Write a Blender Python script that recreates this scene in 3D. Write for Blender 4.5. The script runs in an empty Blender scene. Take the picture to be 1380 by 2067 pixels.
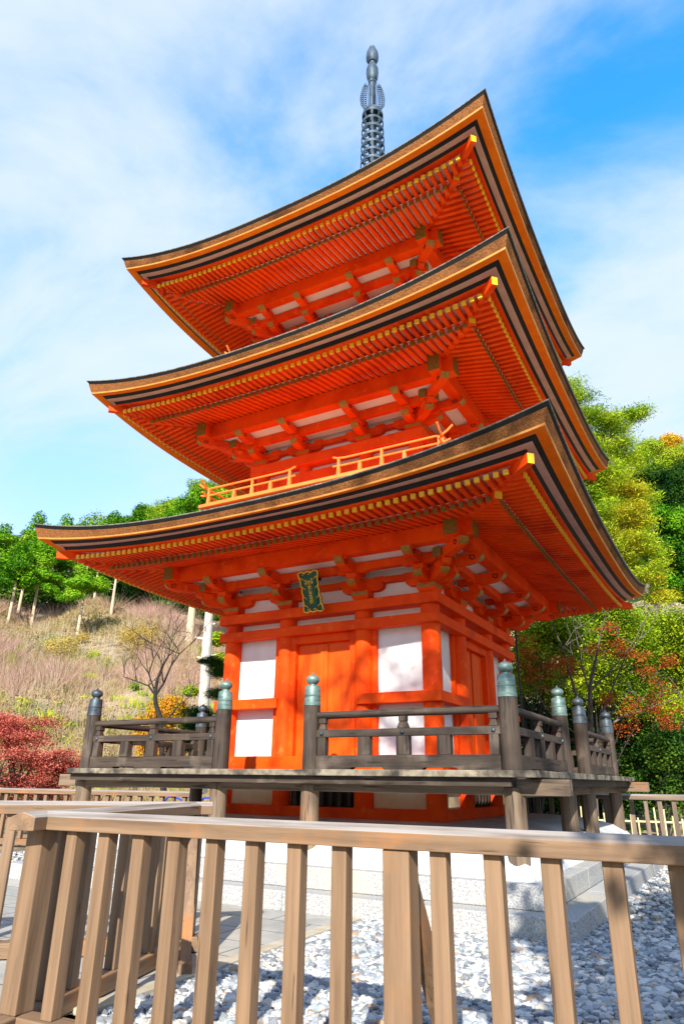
import bpy, math, random
import numpy as np
from mathutils import Vector, Matrix

S = bpy.context.scene
R_ = math.radians
# ------------------------------------------------------------------ camera
CAM = np.array([5.0567, -10.1571, 1.2362]); PITCH, YAW, ROLL = 0.3753, 0.5136, 0.0133
_cy, _sy, _cp, _sp = math.cos(YAW), math.sin(YAW), math.cos(PITCH), math.sin(PITCH)
_M = np.array([[_cy, -_sy, 0], [_sy, _cy, 0], [0, 0, 1]]) @ np.array([[1, 0, 0], [0, _cp, -_sp], [0, _sp, _cp]])
FW = _M[:, 1]
RT = math.cos(ROLL)*_M[:, 0] + math.sin(ROLL)*_M[:, 2]
UP = -math.sin(ROLL)*_M[:, 0] + math.cos(ROLL)*_M[:, 2]
cd = bpy.data.cameras.new('camera'); cam = bpy.data.objects.new('camera', cd); S.collection.objects.link(cam)
cd.sensor_fit = 'HORIZONTAL'; cd.sensor_width = 24.0; cd.lens = 24.0*1376.27/1380
cd.clip_start = 0.05; cd.clip_end = 3000
mw = Matrix(((RT[0], UP[0], -FW[0], CAM[0]), (RT[1], UP[1], -FW[1], CAM[1]), (RT[2], UP[2], -FW[2], CAM[2]), (0, 0, 0, 1)))
cam.matrix_world = mw
S.camera = cam

def ray(px, py): return FW + RT*(px-690)/1376.27 - UP*(py-1033.5)/1376.27
def atd(px, py, D): return CAM + ray(px, py)*D            # a point at that distance along the view
def atz(px, py, z):
    d = ray(px, py); return CAM + d*(z-CAM[2])/d[2]

# ------------------------------------------------------------------ light
SUN = Vector((0.36, -1.0, 0.63)).normalized()
sd = bpy.data.lights.new('sun', 'SUN'); sun = bpy.data.objects.new('sun', sd); S.collection.objects.link(sun)
sd.energy = 4.0; sd.angle = R_(0.5); sd.color = (1.0, 0.95, 0.86)
sun.rotation_euler = SUN.to_track_quat('Z', 'Y').to_euler()
S.view_settings.view_transform = 'Standard'; S.view_settings.look = 'None'
S.view_settings.exposure = 1.2; S.view_settings.gamma = 1.0
W = bpy.data.worlds.new('World'); S.world = W; W.use_nodes = True
nt = W.node_tree; N = nt.nodes; L = nt.links; N.clear()
out = N.new('ShaderNodeOutputWorld'); bg = N.new('ShaderNodeBackground')
sky = N.new('ShaderNodeTexSky'); sky.sky_type = 'NISHITA'; sky.sun_disc = False
sky.sun_elevation = math.asin(SUN.z); sky.sun_rotation = math.atan2(SUN.x, SUN.y)
sky.air_density = 1.2; sky.dust_density = 0.3; sky.ozone_density = 3.0
tc = N.new('ShaderNodeTexCoord'); sep = N.new('ShaderNodeSeparateXYZ'); L.new(tc.outputs['Generated'], sep.inputs[0])
ad = N.new('ShaderNodeMath'); ad.operation = 'ADD'; ad.inputs[1].default_value = 0.25; L.new(sep.outputs['Z'], ad.inputs[0])
dx = N.new('ShaderNodeMath'); dx.operation = 'DIVIDE'; L.new(sep.outputs['X'], dx.inputs[0]); L.new(ad.outputs[0], dx.inputs[1])
dy = N.new('ShaderNodeMath'); dy.operation = 'DIVIDE'; L.new(sep.outputs['Y'], dy.inputs[0]); L.new(ad.outputs[0], dy.inputs[1])
cmb = N.new('ShaderNodeCombineXYZ'); L.new(dx.outputs[0], cmb.inputs[0]); L.new(dy.outputs[0], cmb.inputs[1])
mp = N.new('ShaderNodeMapping'); mp.inputs['Location'].default_value = (19.24, 15.86, 0); mp.inputs['Rotation'].default_value = (0, 0, R_(35)); mp.inputs['Scale'].default_value = (1.0, 1.7, 1)
L.new(cmb.outputs[0], mp.inputs[0])
n1 = N.new('ShaderNodeTexNoise'); n1.inputs['Scale'].default_value = 1.35; n1.inputs['Detail'].default_value = 9; n1.inputs['Roughness'].default_value = 0.56; n1.inputs['Distortion'].default_value = 0.5
L.new(mp.outputs[0], n1.inputs['Vector'])
cr = N.new('ShaderNodeValToRGB'); cr.color_ramp.elements[0].position = 0.29; cr.color_ramp.elements[1].position = 0.61
cr.color_ramp.elements[0].color = (0, 0, 0, 1); cr.color_ramp.elements[1].color = (1, 1, 1, 1); cr.color_ramp.interpolation = 'EASE'
L.new(n1.outputs['Fac'], cr.inputs[0])
cm = N.new('ShaderNodeMath'); cm.operation = 'MULTIPLY'; cm.inputs[1].default_value = 0.9; L.new(cr.outputs[0], cm.inputs[0])
mxs = N.new('ShaderNodeMix'); mxs.data_type = 'RGBA'; mxs.inputs['B'].default_value = (2.75, 3.1, 3.6, 1)
L.new(cm.outputs[0], mxs.inputs['Factor']); hs_ = N.new('ShaderNodeHueSaturation'); hs_.inputs['Saturation'].default_value = 1.2; hs_.inputs['Hue'].default_value = 0.5; hs_.inputs['Value'].default_value = 1.6; L.new(sky.outputs[0], hs_.inputs['Color'])
tint = N.new('ShaderNodeMix'); tint.data_type = 'RGBA'; tint.blend_type = 'MULTIPLY'; tint.inputs['Factor'].default_value = 1; tint.inputs['B'].default_value = (0.30, 0.86, 1.10, 1); L.new(hs_.outputs[0], tint.inputs['A'])
hzr = N.new('ShaderNodeMapRange'); hzr.inputs['From Min'].default_value = 0.15; hzr.inputs['From Max'].default_value = 0.75; hzr.inputs['To Min'].default_value = 0.85; hzr.inputs['To Max'].default_value = 0.0; L.new(sep.outputs['Z'], hzr.inputs['Value'])
mxh = N.new('ShaderNodeMix'); mxh.data_type = 'RGBA'; mxh.inputs['B'].default_value = (2.75, 2.8, 3.3, 1); L.new(hzr.outputs[0], mxh.inputs['Factor']); L.new(tint.outputs['Result'], mxh.inputs['A']); L.new(mxh.outputs['Result'], mxs.inputs['A'])
bg.inputs['Strength'].default_value = 0.135
L.new(mxs.outputs['Result'], bg.inputs[0]); L.new(bg.outputs[0], out.inputs[0])
S.cycles.max_bounces = 12; S.cycles.diffuse_bounces = 8; S.cycles.transparent_max_bounces = 8

# ------------------------------------------------------------------ materials
def mat(name, col, rough=0.6, var=0.0, col2=None, nscale=6, scale=(1, 1, 1), metal=0.0, bump=0.0, bscale=None, coord='Object', rnd=True, detail=4, spec=0.4, ramp=(0.35, 0.65), blot=None, crack=None):
    m = bpy.data.materials.new(name); m.use_nodes = True
    t = m.node_tree; n = t.nodes; l = t.links
    b = n['Principled BSDF']; b.inputs['Roughness'].default_value = rough; b.inputs['Metallic'].default_value = metal
    b.inputs['Specular IOR Level'].default_value = spec
    if col2 is None and var == 0:
        b.inputs['Base Color'].default_value = (*col, 1); return m
    if col2 is None:
        col2 = tuple(min(1, c*(1+var)) for c in col); col = tuple(c*(1-var) for c in col)
    c = n.new('ShaderNodeTexCoord'); mpn = n.new('ShaderNodeMapping'); mpn.inputs['Scale'].default_value = scale
    l.new(c.outputs[coord], mpn.inputs[0])
    if rnd:
        oi = n.new('ShaderNodeObjectInfo'); mu = n.new('ShaderNodeMath'); mu.operation = 'MULTIPLY'; mu.inputs[1].default_value = 37.0
        l.new(oi.outputs['Random'], mu.inputs[0]); l.new(mu.outputs[0], mpn.inputs['Location'])
    no = n.new('ShaderNodeTexNoise'); no.inputs['Scale'].default_value = nscale; no.inputs['Detail'].default_value = detail
    no.inputs['Roughness'].default_value = 0.62
    l.new(mpn.outputs[0], no.inputs['Vector'])
    rp = n.new('ShaderNodeValToRGB'); rp.color_ramp.elements[0].position = ramp[0]; rp.color_ramp.elements[1].position = ramp[1]
    rp.color_ramp.elements[0].color = (*col, 1); rp.color_ramp.elements[1].color = (*col2, 1)
    l.new(no.outputs['Fac'], rp.inputs[0]); last = rp.outputs[0]
    if blot:                                             # (colour, noise scale, lo, hi) a second, larger pattern
        n2 = n.new('ShaderNodeTexNoise'); n2.inputs['Scale'].default_value = blot[1]; n2.inputs['Detail'].default_value = 5
        l.new(c.outputs[coord], n2.inputs['Vector'])
        r2 = n.new('ShaderNodeValToRGB'); r2.color_ramp.elements[0].position = blot[2]; r2.color_ramp.elements[1].position = blot[3]
        r2.color_ramp.elements[0].color = (0, 0, 0, 1); r2.color_ramp.elements[1].color = (1, 1, 1, 1)
        l.new(n2.outputs['Fac'], r2.inputs[0])
        mx = n.new('ShaderNodeMix'); mx.data_type = 'RGBA'; mx.inputs['B'].default_value = (*blot[0], 1)
        l.new(r2.outputs[0], mx.inputs['Factor']); l.new(last, mx.inputs['A']); last = mx.outputs['Result']
    if crack:                                            # (colour, noise scale, lo, hi) thin dark checks along the grain
        n3 = n.new('ShaderNodeTexNoise'); n3.inputs['Scale'].default_value = crack[1]; n3.inputs['Detail'].default_value = 3
        l.new(mpn.outputs[0], n3.inputs['Vector'])
        r3 = n.new('ShaderNodeValToRGB'); r3.color_ramp.elements[0].position = crack[2]; r3.color_ramp.elements[1].position = crack[3]
        r3.color_ramp.elements[0].color = (0, 0, 0, 1); r3.color_ramp.elements[1].color = (1, 1, 1, 1)
        l.new(n3.outputs['Fac'], r3.inputs[0])
        mx = n.new('ShaderNodeMix'); mx.data_type = 'RGBA'; mx.inputs['B'].default_value = (*crack[0], 1)
        l.new(r3.outputs[0], mx.inputs['Factor']); l.new(last, mx.inputs['A']); last = mx.outputs['Result']
    l.new(last, b.inputs['Base Color'])
    if bump:
        bp = n.new('ShaderNodeBump'); bp.inputs['Strength'].default_value = bump; bp.inputs['Distance'].default_value = 0.02
        if bscale:
            nb = n.new('ShaderNodeTexNoise'); nb.inputs['Scale'].default_value = bscale; nb.inputs['Detail'].default_value = 6
            l.new(mpn.outputs[0], nb.inputs['Vector']); l.new(nb.outputs['Fac'], bp.inputs['Height'])
        else: l.new(no.outputs['Fac'], bp.inputs['Height'])
        l.new(bp.outputs[0], b.inputs['Normal'])
    return m

def leafmat(name, cols, trans=0.3, nsc=0.6, rough=0.6):
    m = bpy.data.materials.new(name); m.use_nodes = True
    t = m.node_tree; n = t.nodes; l = t.links; n.clear()
    o = n.new('ShaderNodeOutputMaterial'); g = n.new('ShaderNodeNewGeometry'); tc_ = n.new('ShaderNodeTexCoord')
    no = n.new('ShaderNodeTexNoise'); no.inputs['Scale'].default_value = nsc; no.inputs['Detail'].default_value = 3
    oi = n.new('ShaderNodeObjectInfo'); va = n.new('ShaderNodeVectorMath'); va.operation = 'ADD'
    l.new(tc_.outputs['Object'], va.inputs[0]); l.new(oi.outputs['Location'], va.inputs[1]); l.new(va.outputs[0], no.inputs['Vector'])
    a = n.new('ShaderNodeMath'); a.operation = 'MULTIPLY_ADD'; a.inputs[1].default_value = 0.45; l.new(g.outputs['Random Per Island'], a.inputs[0])
    s = n.new('ShaderNodeMath'); s.operation = 'MULTIPLY_ADD'; s.inputs[1].default_value = 1.7; s.inputs[2].default_value = -0.62
    l.new(no.outputs['Fac'], s.inputs[0]); l.new(s.outputs[0], a.inputs[2])
    a2 = n.new('ShaderNodeMath'); a2.operation = 'MULTIPLY_ADD'; a2.inputs[1].default_value = 0.34; l.new(oi.outputs['Random'], a2.inputs[0]); a3 = n.new('ShaderNodeMath'); a3.operation = 'SUBTRACT'; a3.inputs[1].default_value = 0.17; l.new(a.outputs[0], a3.inputs[0]); l.new(a3.outputs[0], a2.inputs[2]); a = a2
    rp = n.new('ShaderNodeValToRGB'); e = rp.color_ramp.elements
    e[0].position = 0.05; e[0].color = (*cols[0], 1); e[1].position = 0.9; e[1].color = (*cols[-1], 1)
    for i, c in enumerate(cols[1:-1]):
        x = e.new(0.05+0.85*(i+1)/(len(cols)-1)); x.color = (*c, 1)
    l.new(a.outputs[0], rp.inputs[0])
    d = n.new('ShaderNodeBsdfDiffuse'); tr = n.new('ShaderNodeBsdfTranslucent'); mx = n.new('ShaderNodeMixShader'); mx.inputs[0].default_value = trans
    l.new(rp.outputs[0], d.inputs[0]); l.new(rp.outputs[0], tr.inputs[0]); l.new(d.outputs[0], mx.inputs[1]); l.new(tr.outputs[0], mx.inputs[2])
    l.new(mx.outputs[0], o.inputs[0])
    return m

M = {}
M['red'] = mat('vermilion paint', (0.82, 0.060, 0.003), 0.55, col2=(0.90, 0.084, 0.004), nscale=3, detail=8, spec=0.1, blot=((0.55, 0.026, 0.003), 1.7, 0.5, 0.74), crack=((0.90, 0.14, 0.018), 9, 0.60, 0.76), bump=0.06, bscale=30)
M['orange'] = mat('orange paint', (0.84, 0.17, 0.025), 0.55, col2=(0.88, 0.22, 0.04), nscale=4)
M['door'] = mat('door vermilion', (0.80, 0.075, 0.004), 0.5, col2=(0.88, 0.108, 0.006), nscale=2.5, scale=(6, 6, .7), spec=0.15)
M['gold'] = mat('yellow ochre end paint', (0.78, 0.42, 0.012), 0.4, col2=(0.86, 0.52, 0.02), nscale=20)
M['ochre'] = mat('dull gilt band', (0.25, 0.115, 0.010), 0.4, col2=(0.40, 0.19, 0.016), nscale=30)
M['olive'] = mat('ochre end darkened for shade', (0.16, 0.085, 0.010), 0.5, col2=(0.26, 0.14, 0.016), nscale=25)  # end paint with eave shade mixed in, for the second rafter row
M['leafgold'] = mat('gilded carving', (0.80, 0.40, 0.03), 0.3, col2=(0.9, 0.55, 0.06), nscale=40, metal=0.3)
M['white'] = mat('white plaster', (0.70, 0.69, 0.69), 0.85, col2=(0.80, 0.79, 0.78), nscale=2.2, detail=9, bump=0.15, blot=((0.62, 0.60, 0.58), 1.3, 0.58, 0.8))
M['pale'] = mat('pale soffit boards', (0.72, 0.64, 0.60), 0.8, col2=(0.8, 0.73, 0.69), nscale=8)
M['fascia'] = mat('white fascia with red bounce', (0.52, 0.27, 0.22), 0.6, col2=(0.60, 0.34, 0.28), nscale=5)  # white board; pink bounce off the red timber is mixed into its colour
M['cream'] = mat('cream plaster', (0.62, 0.48, 0.26), 0.8, col2=(0.75, 0.65, 0.45), nscale=2, detail=5)
M['bark'] = mat('cypress bark edge', (0.15, 0.055, 0.017), 0.9, col2=(0.36, 0.145, 0.048), nscale=38, scale=(1, 1, 1.6), bump=0.5, bscale=60, detail=12, ramp=(0.36, 0.66), spec=0.1, blot=((0.035, 0.016, 0.009), 1.4, 0.52, 0.72))
M['barktop'] = mat('weathered bark roofing', (0.20, 0.17, 0.11), 0.95, col2=(0.42, 0.38, 0.26), nscale=14, bump=0.8, detail=8)
M['trim'] = mat('golden eave trim', (0.62, 0.23, 0.04), 0.6, col2=(0.76, 0.33, 0.07), nscale=5)
M['soffit'] = mat('orange eave boards', (0.84, 0.15, 0.004), 0.6, col2=(0.92, 0.205, 0.006), nscale=3, scale=(2, 2, 2), detail=8, spec=0.1)
M['dark'] = mat('shade and groove black', (0.010, 0.009, 0.009), 0.8, var=0.3)  # painted shade for the eave recesses; also vent slots and carved swirls
M['lead'] = mat('grey eave sheet', (0.10, 0.09, 0.07), 0.8, col2=(0.30, 0.28, 0.24), nscale=30)
def wood(name, c1, c2, ax, rough=0.7, blot=None, ns=1.0, crack=None):
    s = {'x': (0.9, 16, 16), 'y': (16, 0.9, 16), 'z': (16, 16, 0.9)}[ax]
    return mat(name, c1, rough, col2=c2, nscale=ns, scale=s, bump=0.25, detail=9, ramp=(0.3, 0.7), blot=blot, crack=crack)
for a in 'xyz':
    M['old'+a] = wood('weathered dark timber '+a, (0.016, 0.011, 0.008), (0.085, 0.058, 0.040), a, 0.75, blot=((0.15, 0.115, 0.085), 3.0, 0.58, 0.80), crack=((0.012, 0.009, 0.007), 2.5, 0.60, 0.68))
    M['fen'+a] = wood('brown fence timber '+a, (0.12, 0.070, 0.038), (0.27, 0.168, 0.095), a, 0.6, blot=((0.36, 0.14, 0.035), 2.0, 0.53, 0.74), crack=((0.07, 0.04, 0.022), 3.0, 0.66, 0.72))
    M['low'+a] = wood('lighter sheltered timber '+a, (0.060, 0.040, 0.026), (0.26, 0.180, 0.115), a, 0.7, blot=((0.30, 0.13, 0.05), 2.5, 0.58, 0.8), crack=((0.03, 0.02, 0.014), 2.5, 0.62, 0.7))
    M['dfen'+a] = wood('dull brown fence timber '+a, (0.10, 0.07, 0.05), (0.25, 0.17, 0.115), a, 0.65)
M['bleach_sheen'] = mat('bleached timber top with sky sheen', (0.16, 0.12, 0.09), 0.7, col2=(0.34, 0.30, 0.26), nscale=1.5, scale=(1, 14, 14), detail=9, ramp=(0.3, 0.6))  # weathered rail tops, with the pale sky sheen put into the colour
M['edge'] = mat('lichened deck edge', (0.10, 0.08, 0.055), 0.9, col2=(0.30, 0.25, 0.18), nscale=9, detail=10, bump=0.4, blot=((0.04, 0.032, 0.026), 4.0, 0.5, 0.65))
M['patina'] = mat('verdigris bronze', (0.07, 0.125, 0.115), 0.5, col2=(0.20, 0.28, 0.25), nscale=7, metal=0.35, scale=(1, 1, 3))
M['darkbronze'] = mat('dark blue bronze', (0.03, 0.042, 0.055), 0.5, col2=(0.10, 0.125, 0.145), nscale=8, metal=0.4)
M['finial'] = mat('blue grey bronze', (0.02, 0.04, 0.065), 0.55, col2=(0.075, 0.115, 0.155), nscale=5, metal=0.2)
M['iron'] = mat('black iron', (0.012, 0.012, 0.014), 0.4, var=0.2)
M['granite'] = mat('granite', (0.22, 0.22, 0.22), 0.85, col2=(0.46, 0.45, 0.43), nscale=60, detail=3, ramp=(0.38, 0.6), bump=0.3, blot=((0.42, 0.38, 0.30), 1.6, 0.5, 0.75))
M['plaster'] = mat('mound plaster', (0.50, 0.50, 0.49), 0.85, col2=(0.62, 0.62, 0.60), nscale=3)
M['green'] = mat('green lacquer', (0.003, 0.055, 0.03), 0.35, col2=(0.004, 0.085, 0.045), nscale=10)
M['trunk'] = mat('grey bark', (0.14, 0.11, 0.085), 0.9, col2=(0.36, 0.30, 0.24), nscale=5, scale=(4, 4, 1), bump=0.5)
M['palebark'] = mat('pale dead wood', (0.55, 0.50, 0.42), 0.9, col2=(0.80, 0.76, 0.68), nscale=4, scale=(4, 4, 1), bump=0.4)
M['cedarbark'] = mat('pale cedar bark', (0.42, 0.31, 0.20), 0.9, col2=(0.64, 0.52, 0.36), nscale=3, scale=(4, 4, .6))
M['branch'] = mat('grey brown branch bark', (0.06, 0.05, 0.04), 0.9, col2=(0.17, 0.145, 0.11), nscale=6, scale=(4, 4, 1))
M['twig'] = mat('dark twig bark', (0.035, 0.028, 0.026), 0.9, var=0.4)
M['bamboo'] = mat('dry bamboo', (0.55, 0.46, 0.22), 0.5, col2=(0.72, 0.64, 0.38), nscale=6)
M['blue'] = mat('blue plastic hose', (0.01, 0.06, 0.6), 0.35)

# ------------------------------------------------------------------ mesh helpers
class MB:
    def __init__(s): s.v = []; s.f = []; s.m = []
    def add(s, vs, fs, mi=0):
        o = len(s.v); s.v.extend([tuple(v) for v in vs]); s.f.extend([tuple(i+o for i in f) for f in fs]); s.m.extend([mi]*len(fs)); return s
    def box(s, x0, x1, y0, y1, z0, z1, mi=0):
        return s.add([(x0, y0, z0), (x1, y0, z0), (x1, y1, z0), (x0, y1, z0), (x0, y0, z1), (x1, y0, z1), (x1, y1, z1), (x0, y1, z1)],
                     [(0, 3, 2, 1), (4, 5, 6, 7), (0, 1, 5, 4), (1, 2, 6, 5), (2, 3, 7, 6), (3, 0, 4, 7)], mi)
    def hexa(s, b, t, mi=0, ends=None):              # bottom quad, top quad (same order, ccw)
        s.add(list(b)+list(t), [(0, 3, 2, 1), (4, 5, 6, 7), (1, 2, 6, 5), (3, 0, 4, 7)], mi)
        n = len(s.v)-8
        for f in ((0, 1, 5, 4), (2, 3, 7, 6)):
            s.f.append(tuple(i+n for i in f)); s.m.append(mi if ends is None or f[0] != 0 else ends)
        return s
    def beam(s, a, b, w, h, mi=0, up=(0, 0, 1), end=None, taper=1.0):
        a, b = Vector(a), Vector(b); d = (b-a).normalized(); side = d.cross(Vector(up)).normalized(); u = side.cross(d)
        q = lambda c, k: [c+side*(w*k/2*sx)+u*(h*k/2*sz) for sx, sz in ((-1, -1), (1, -1), (1, 1), (-1, 1))]
        A, B = q(a, 1), q(b, taper)
        s.add(A+B, [(0, 1, 5, 4), (1, 2, 6, 5), (2, 3, 7, 6), (3, 0, 4, 7)], mi)
        n = len(s.v)-8
        s.f.append(tuple(n+i for i in (3, 2, 1, 0))); s.m.append(mi)
        s.f.append(tuple(n+4+i for i in (0, 1, 2, 3))); s.m.append(mi if end is None else end)
        return s
    def tube(s, pts, rad, n=10, mi=0, cap=True):
        pts = [Vector(p) for p in pts]; rad = rad if hasattr(rad, '__len__') else [rad]*len(pts)
        ref = Vector((0, 0, 1)); rings = []
        for i, p in enumerate(pts):
            d = (pts[min(i+1, len(pts)-1)]-pts[max(i-1, 0)]).normalized()
            if abs(d.dot(ref)) > 0.95: ref = Vector((1, 0, 0)) if abs(d.x) < 0.9 else Vector((0, 1, 0))
            x = d.cross(ref).normalized(); y = d.cross(x)
            rings.append([p+x*(rad[i]*math.cos(2*math.pi*k/n))+y*(rad[i]*math.sin(2*math.pi*k/n)) for k in range(n)])
        vs = [v for r in rings for v in r]
        fs = [(i*n+k, i*n+(k+1) % n, (i+1)*n+(k+1) % n, (i+1)*n+k) for i in range(len(pts)-1) for k in range(n)]
        if cap: fs += [tuple(range(n-1, -1, -1)), tuple((len(pts)-1)*n+k for k in range(n))]
        return s.add(vs, fs, mi)
    def lathe(s, c, prof, n=20, mi=0, cap=True):
        vs = [(c[0]+r*math.cos(2*math.pi*k/n), c[1]+r*math.sin(2*math.pi*k/n), c[2]+z) for r, z in prof for k in range(n)]
        fs = [(i*n+k, i*n+(k+1) % n, (i+1)*n+(k+1) % n, (i+1)*n+k) for i in range(len(prof)-1) for k in range(n)]
        if cap: fs += [tuple(range(n-1, -1, -1)), tuple((len(prof)-1)*n+k for k in range(n))]
        return s.add(vs, fs, mi)
    def prism(s, poly, a, b, fn, mi=0, side=None):     # polygon (p,q) extruded from a to b ; fn(p,q,t)->xyz
        n = len(poly); vs = [fn(p, q, a) for p, q in poly]+[fn(p, q, b) for p, q in poly]
        s.add(vs, [tuple(range(n-1, -1, -1)), tuple(range(n, 2*n))], mi)
        o = len(s.v)-2*n
        for i in range(n):
            s.f.append((o+i, o+(i+1) % n, o+n+(i+1) % n, o+n+i)); s.m.append(side.get(i, mi) if side else mi)
        return s
    def xf(s, fn, start=0):
        s.v[start:] = [tuple(fn(v)) for v in s.v[start:]]; return s
    def mesh(s, name, mats, smooth=False):
        me = bpy.data.meshes.new(name); me.from_pydata(s.v, [], s.f)
        for m in (mats if isinstance(mats, (list, tuple)) else [mats]): me.materials.append(m)
        me.polygons.foreach_set('material_index', s.m)
        import bmesh
        bm = bmesh.new(); bm.from_mesh(me); bmesh.ops.recalc_face_normals(bm, faces=bm.faces); bm.to_mesh(me); bm.free()
        if smooth:
            me.polygons.foreach_set('use_smooth', [True]*len(me.polygons))
            try: me.set_sharp_from_angle(angle=R_(40))
            except Exception: pass
        me.update(); return me

COL = S.collection
def part(name, mb, mats, parent=None, smooth=False, bevel=0, kind=None, label=None):
    me = mb.mesh(name, mats, smooth) if isinstance(mb, MB) else mb
    o = bpy.data.objects.new(name, me); COL.objects.link(o)
    if parent is not None: o.parent = parent
    if bevel:
        b = o.modifiers.new('bevel', 'BEVEL'); b.width = bevel; b.segments = 2; b.limit_method = 'ANGLE'; b.angle_limit = R_(40)
    if kind: o['kind'] = kind
    if label: o['label'] = label
    return o
def thing(name, label, cat, loc=(0, 0, 0), rz=0, group=None):
    o = bpy.data.objects.new(name, None); COL.objects.link(o); o.location = loc; o.rotation_euler = (0, 0, rz)
    o.empty_display_size = 0.2
    return tag(o, label, cat, group)
def tag(o, label, cat, group=None):
    o['label'] = label; o['category'] = cat
    if group: o['group'] = group
    return o
def copy_tree(o, parent=None):
    c = o.copy(); COL.objects.link(c)
    if parent is not None: c.parent = parent
    for ch in [x for x in bpy.data.objects if x.parent == o]: copy_tree(ch, c)
    return c
def rotk(k):
    c, s_ = ((1, 0), (0, 1), (-1, 0), (0, -1))[k]
    return lambda v: (v[0]*c-v[1]*s_, v[0]*s_+v[1]*c, v[2])
def ring(mb, h, w, z0, z1, mi=0):
    mb.box(-h, h, -h, -h+w, z0, z1, mi).box(-h, h, h-w, h, z0, z1, mi)
    mb.box(h-w, h, -h+w, h-w, z0, z1, mi).box(-h, -h+w, -h+w, h-w, z0, z1, mi); return mb

# ================================================================== THE SETTING
# ground and hills: one sheet, polar about the viewpoint's plot
GO = (5.0, -10.0)
AZ = [-180, -120, -90, -60, -54, -50, -46, -42, -36, -20, -8, 2, 12, 40, 90, 180]
EL = [0, 4, 7, 11.6, 14.0, 16.2, 18.6, 20.4, 22, 22, 21.5, 20.2, 19, 12, 4, 0]
def hz(az, r):
    el = np.interp(np.degrees(az), AZ, EL)
    e1 = np.interp(np.degrees(az), [-120, -75, -50, -36, 10, 40, 90], [4, 11.4, 11.6, 11.8, 11.5, 8, 2])
    z75 = (1.2+75*np.tan(np.radians(e1)))*(el > 0.01); z170 = (1.2+170*np.tan(np.radians(np.maximum(el, e1*.98))))*(el > 0.01)
    t = np.clip((r-24)/51, 0, 1); z = z75*t**1.12
    t2 = np.clip((r-75)/95, 0, 1); z = np.where(r > 75, z75+(z170-z75)*t2, z)
    t3 = np.clip((r-170)/180, 0, 1); z = np.where(r > 170, z170*(1-0.35*t3), z)
    bump = 0.5*np.sin(az*23+r*0.11)+0.35*np.sin(az*57-r*0.23)
    return z + bump*np.clip((r-28)/30, 0, 1.5)*np.clip(el/10, 0, 1)
def ground_at(x, y):
    dx_, dy_ = x-GO[0], y-GO[1]
    return float(hz(np.arctan2(dx_, dy_), np.hypot(dx_, dy_)))
def hillhit(px, py, r0=26):                              # where the sight line meets the hillside
    d = ray(px, py); k = r0
    while k < 260:
        P = CAM+d*k
        if ground_at(P[0], P[1]) >= P[2]: return P
        k += 0.5
    return P
azs = np.radians(np.concatenate([np.arange(-180, -75, 5), np.arange(-75, 25, 1.0), np.arange(25, 181, 5)]))
rs = np.concatenate([[0.01], np.arange(4, 24, 4), np.arange(24, 80, 2.5), np.arange(80, 180, 6), [190, 230, 300, 400, 600, 1000, 1600]])
A_, R2_ = np.meshgrid(azs, rs); Z_ = hz(A_, R2_)-0.03
X_ = GO[0]+R2_*np.sin(A_); Y_ = GO[1]+R2_*np.cos(A_)
g = MB(); na = len(azs)
g.v = [tuple(p) for p in np.stack([X_, Y_, Z_], -1).reshape(-1, 3)]
g.f = [(i*na+k, i*na+k+1, (i+1)*na+k+1, (i+1)*na+k) for i in range(len(rs)-1) for k in range(na-1)]; g.m = [0]*len(g.f)
gm = mat('earth and dry grass', (0.11, 0.08, 0.045), 0.95, col2=(0.42, 0.31, 0.18), nscale=1.1, detail=12, rnd=False, blot=((0.13, 0.14, 0.04), 0.16, 0.5, 0.66))
go = part('ground', g, gm, smooth=True, kind='structure')
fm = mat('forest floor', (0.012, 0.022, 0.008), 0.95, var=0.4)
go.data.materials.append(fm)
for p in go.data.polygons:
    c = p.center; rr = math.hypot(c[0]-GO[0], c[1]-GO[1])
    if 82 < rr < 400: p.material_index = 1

# gravel bed, paved path
gb = MB(); gb.add([(1.62, -7.1, 0), (7.5, -7.6, 0), (9, 9, 0), (-6.5, 9, 0), (-6.5, -3.2, 0), (1.62, -3.2, 0)], [(0, 1, 2, 3, 4, 5)])
M['gbed'] = mat('gravel bed', (0.09, 0.09, 0.095), 0.9, col2=(0.38, 0.37, 0.35), nscale=26, detail=6, ramp=(0.42, 0.6), rnd=False, bump=0.6)
part('gravel_bed', gb, M['gbed'], kind='structure')
pv = MB(); pv.add([(-9, -9.5, 0.012), (1.55, -9.5, 0.012), (1.55, -3.62, 0.012), (-9, -3.62, 0.012)], [(0, 1, 2, 3)])
pm = mat('path slabs', (0.28, 0.27, 0.24), 0.85, col2=(0.44, 0.42, 0.37), nscale=2.2, detail=9, rnd=False, bump=0.3, blot=((0.44, 0.37, 0.26), 0.9, 0.5, 0.8))
n = pm.node_tree.nodes; l = pm.node_tree.links
br = n.new('ShaderNodeTexBrick'); br.inputs['Scale'].default_value = 1.0; br.inputs['Mortar Size'].default_value = 0.008; br.inputs['Brick Width'].default_value = 0.9; br.inputs['Row Height'].default_value = 0.45
br.inputs['Color1'].default_value = (1, 1, 1, 1); br.inputs['Color2'].default_value = (0.86, 0.86, 0.86, 1); br.inputs['Mortar'].default_value = (0.25, 0.25, 0.25, 1)
tcx = n.new('ShaderNodeTexCoord'); l.new(tcx.outputs['Object'], br.inputs['Vector'])
mul = n.new('ShaderNodeMix'); mul.data_type = 'RGBA'; mul.blend_type = 'MULTIPLY'; mul.inputs['Factor'].default_value = 1
bs = n['Principled BSDF']; src = bs.inputs['Base Color'].links[0].from_socket
l.new(src, mul.inputs['A']); l.new(br.outputs[0], mul.inputs['B']); l.new(mul.outputs['Result'], bs.inputs['Base Color'])
part('path', pv, pm, kind='structure')
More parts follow.
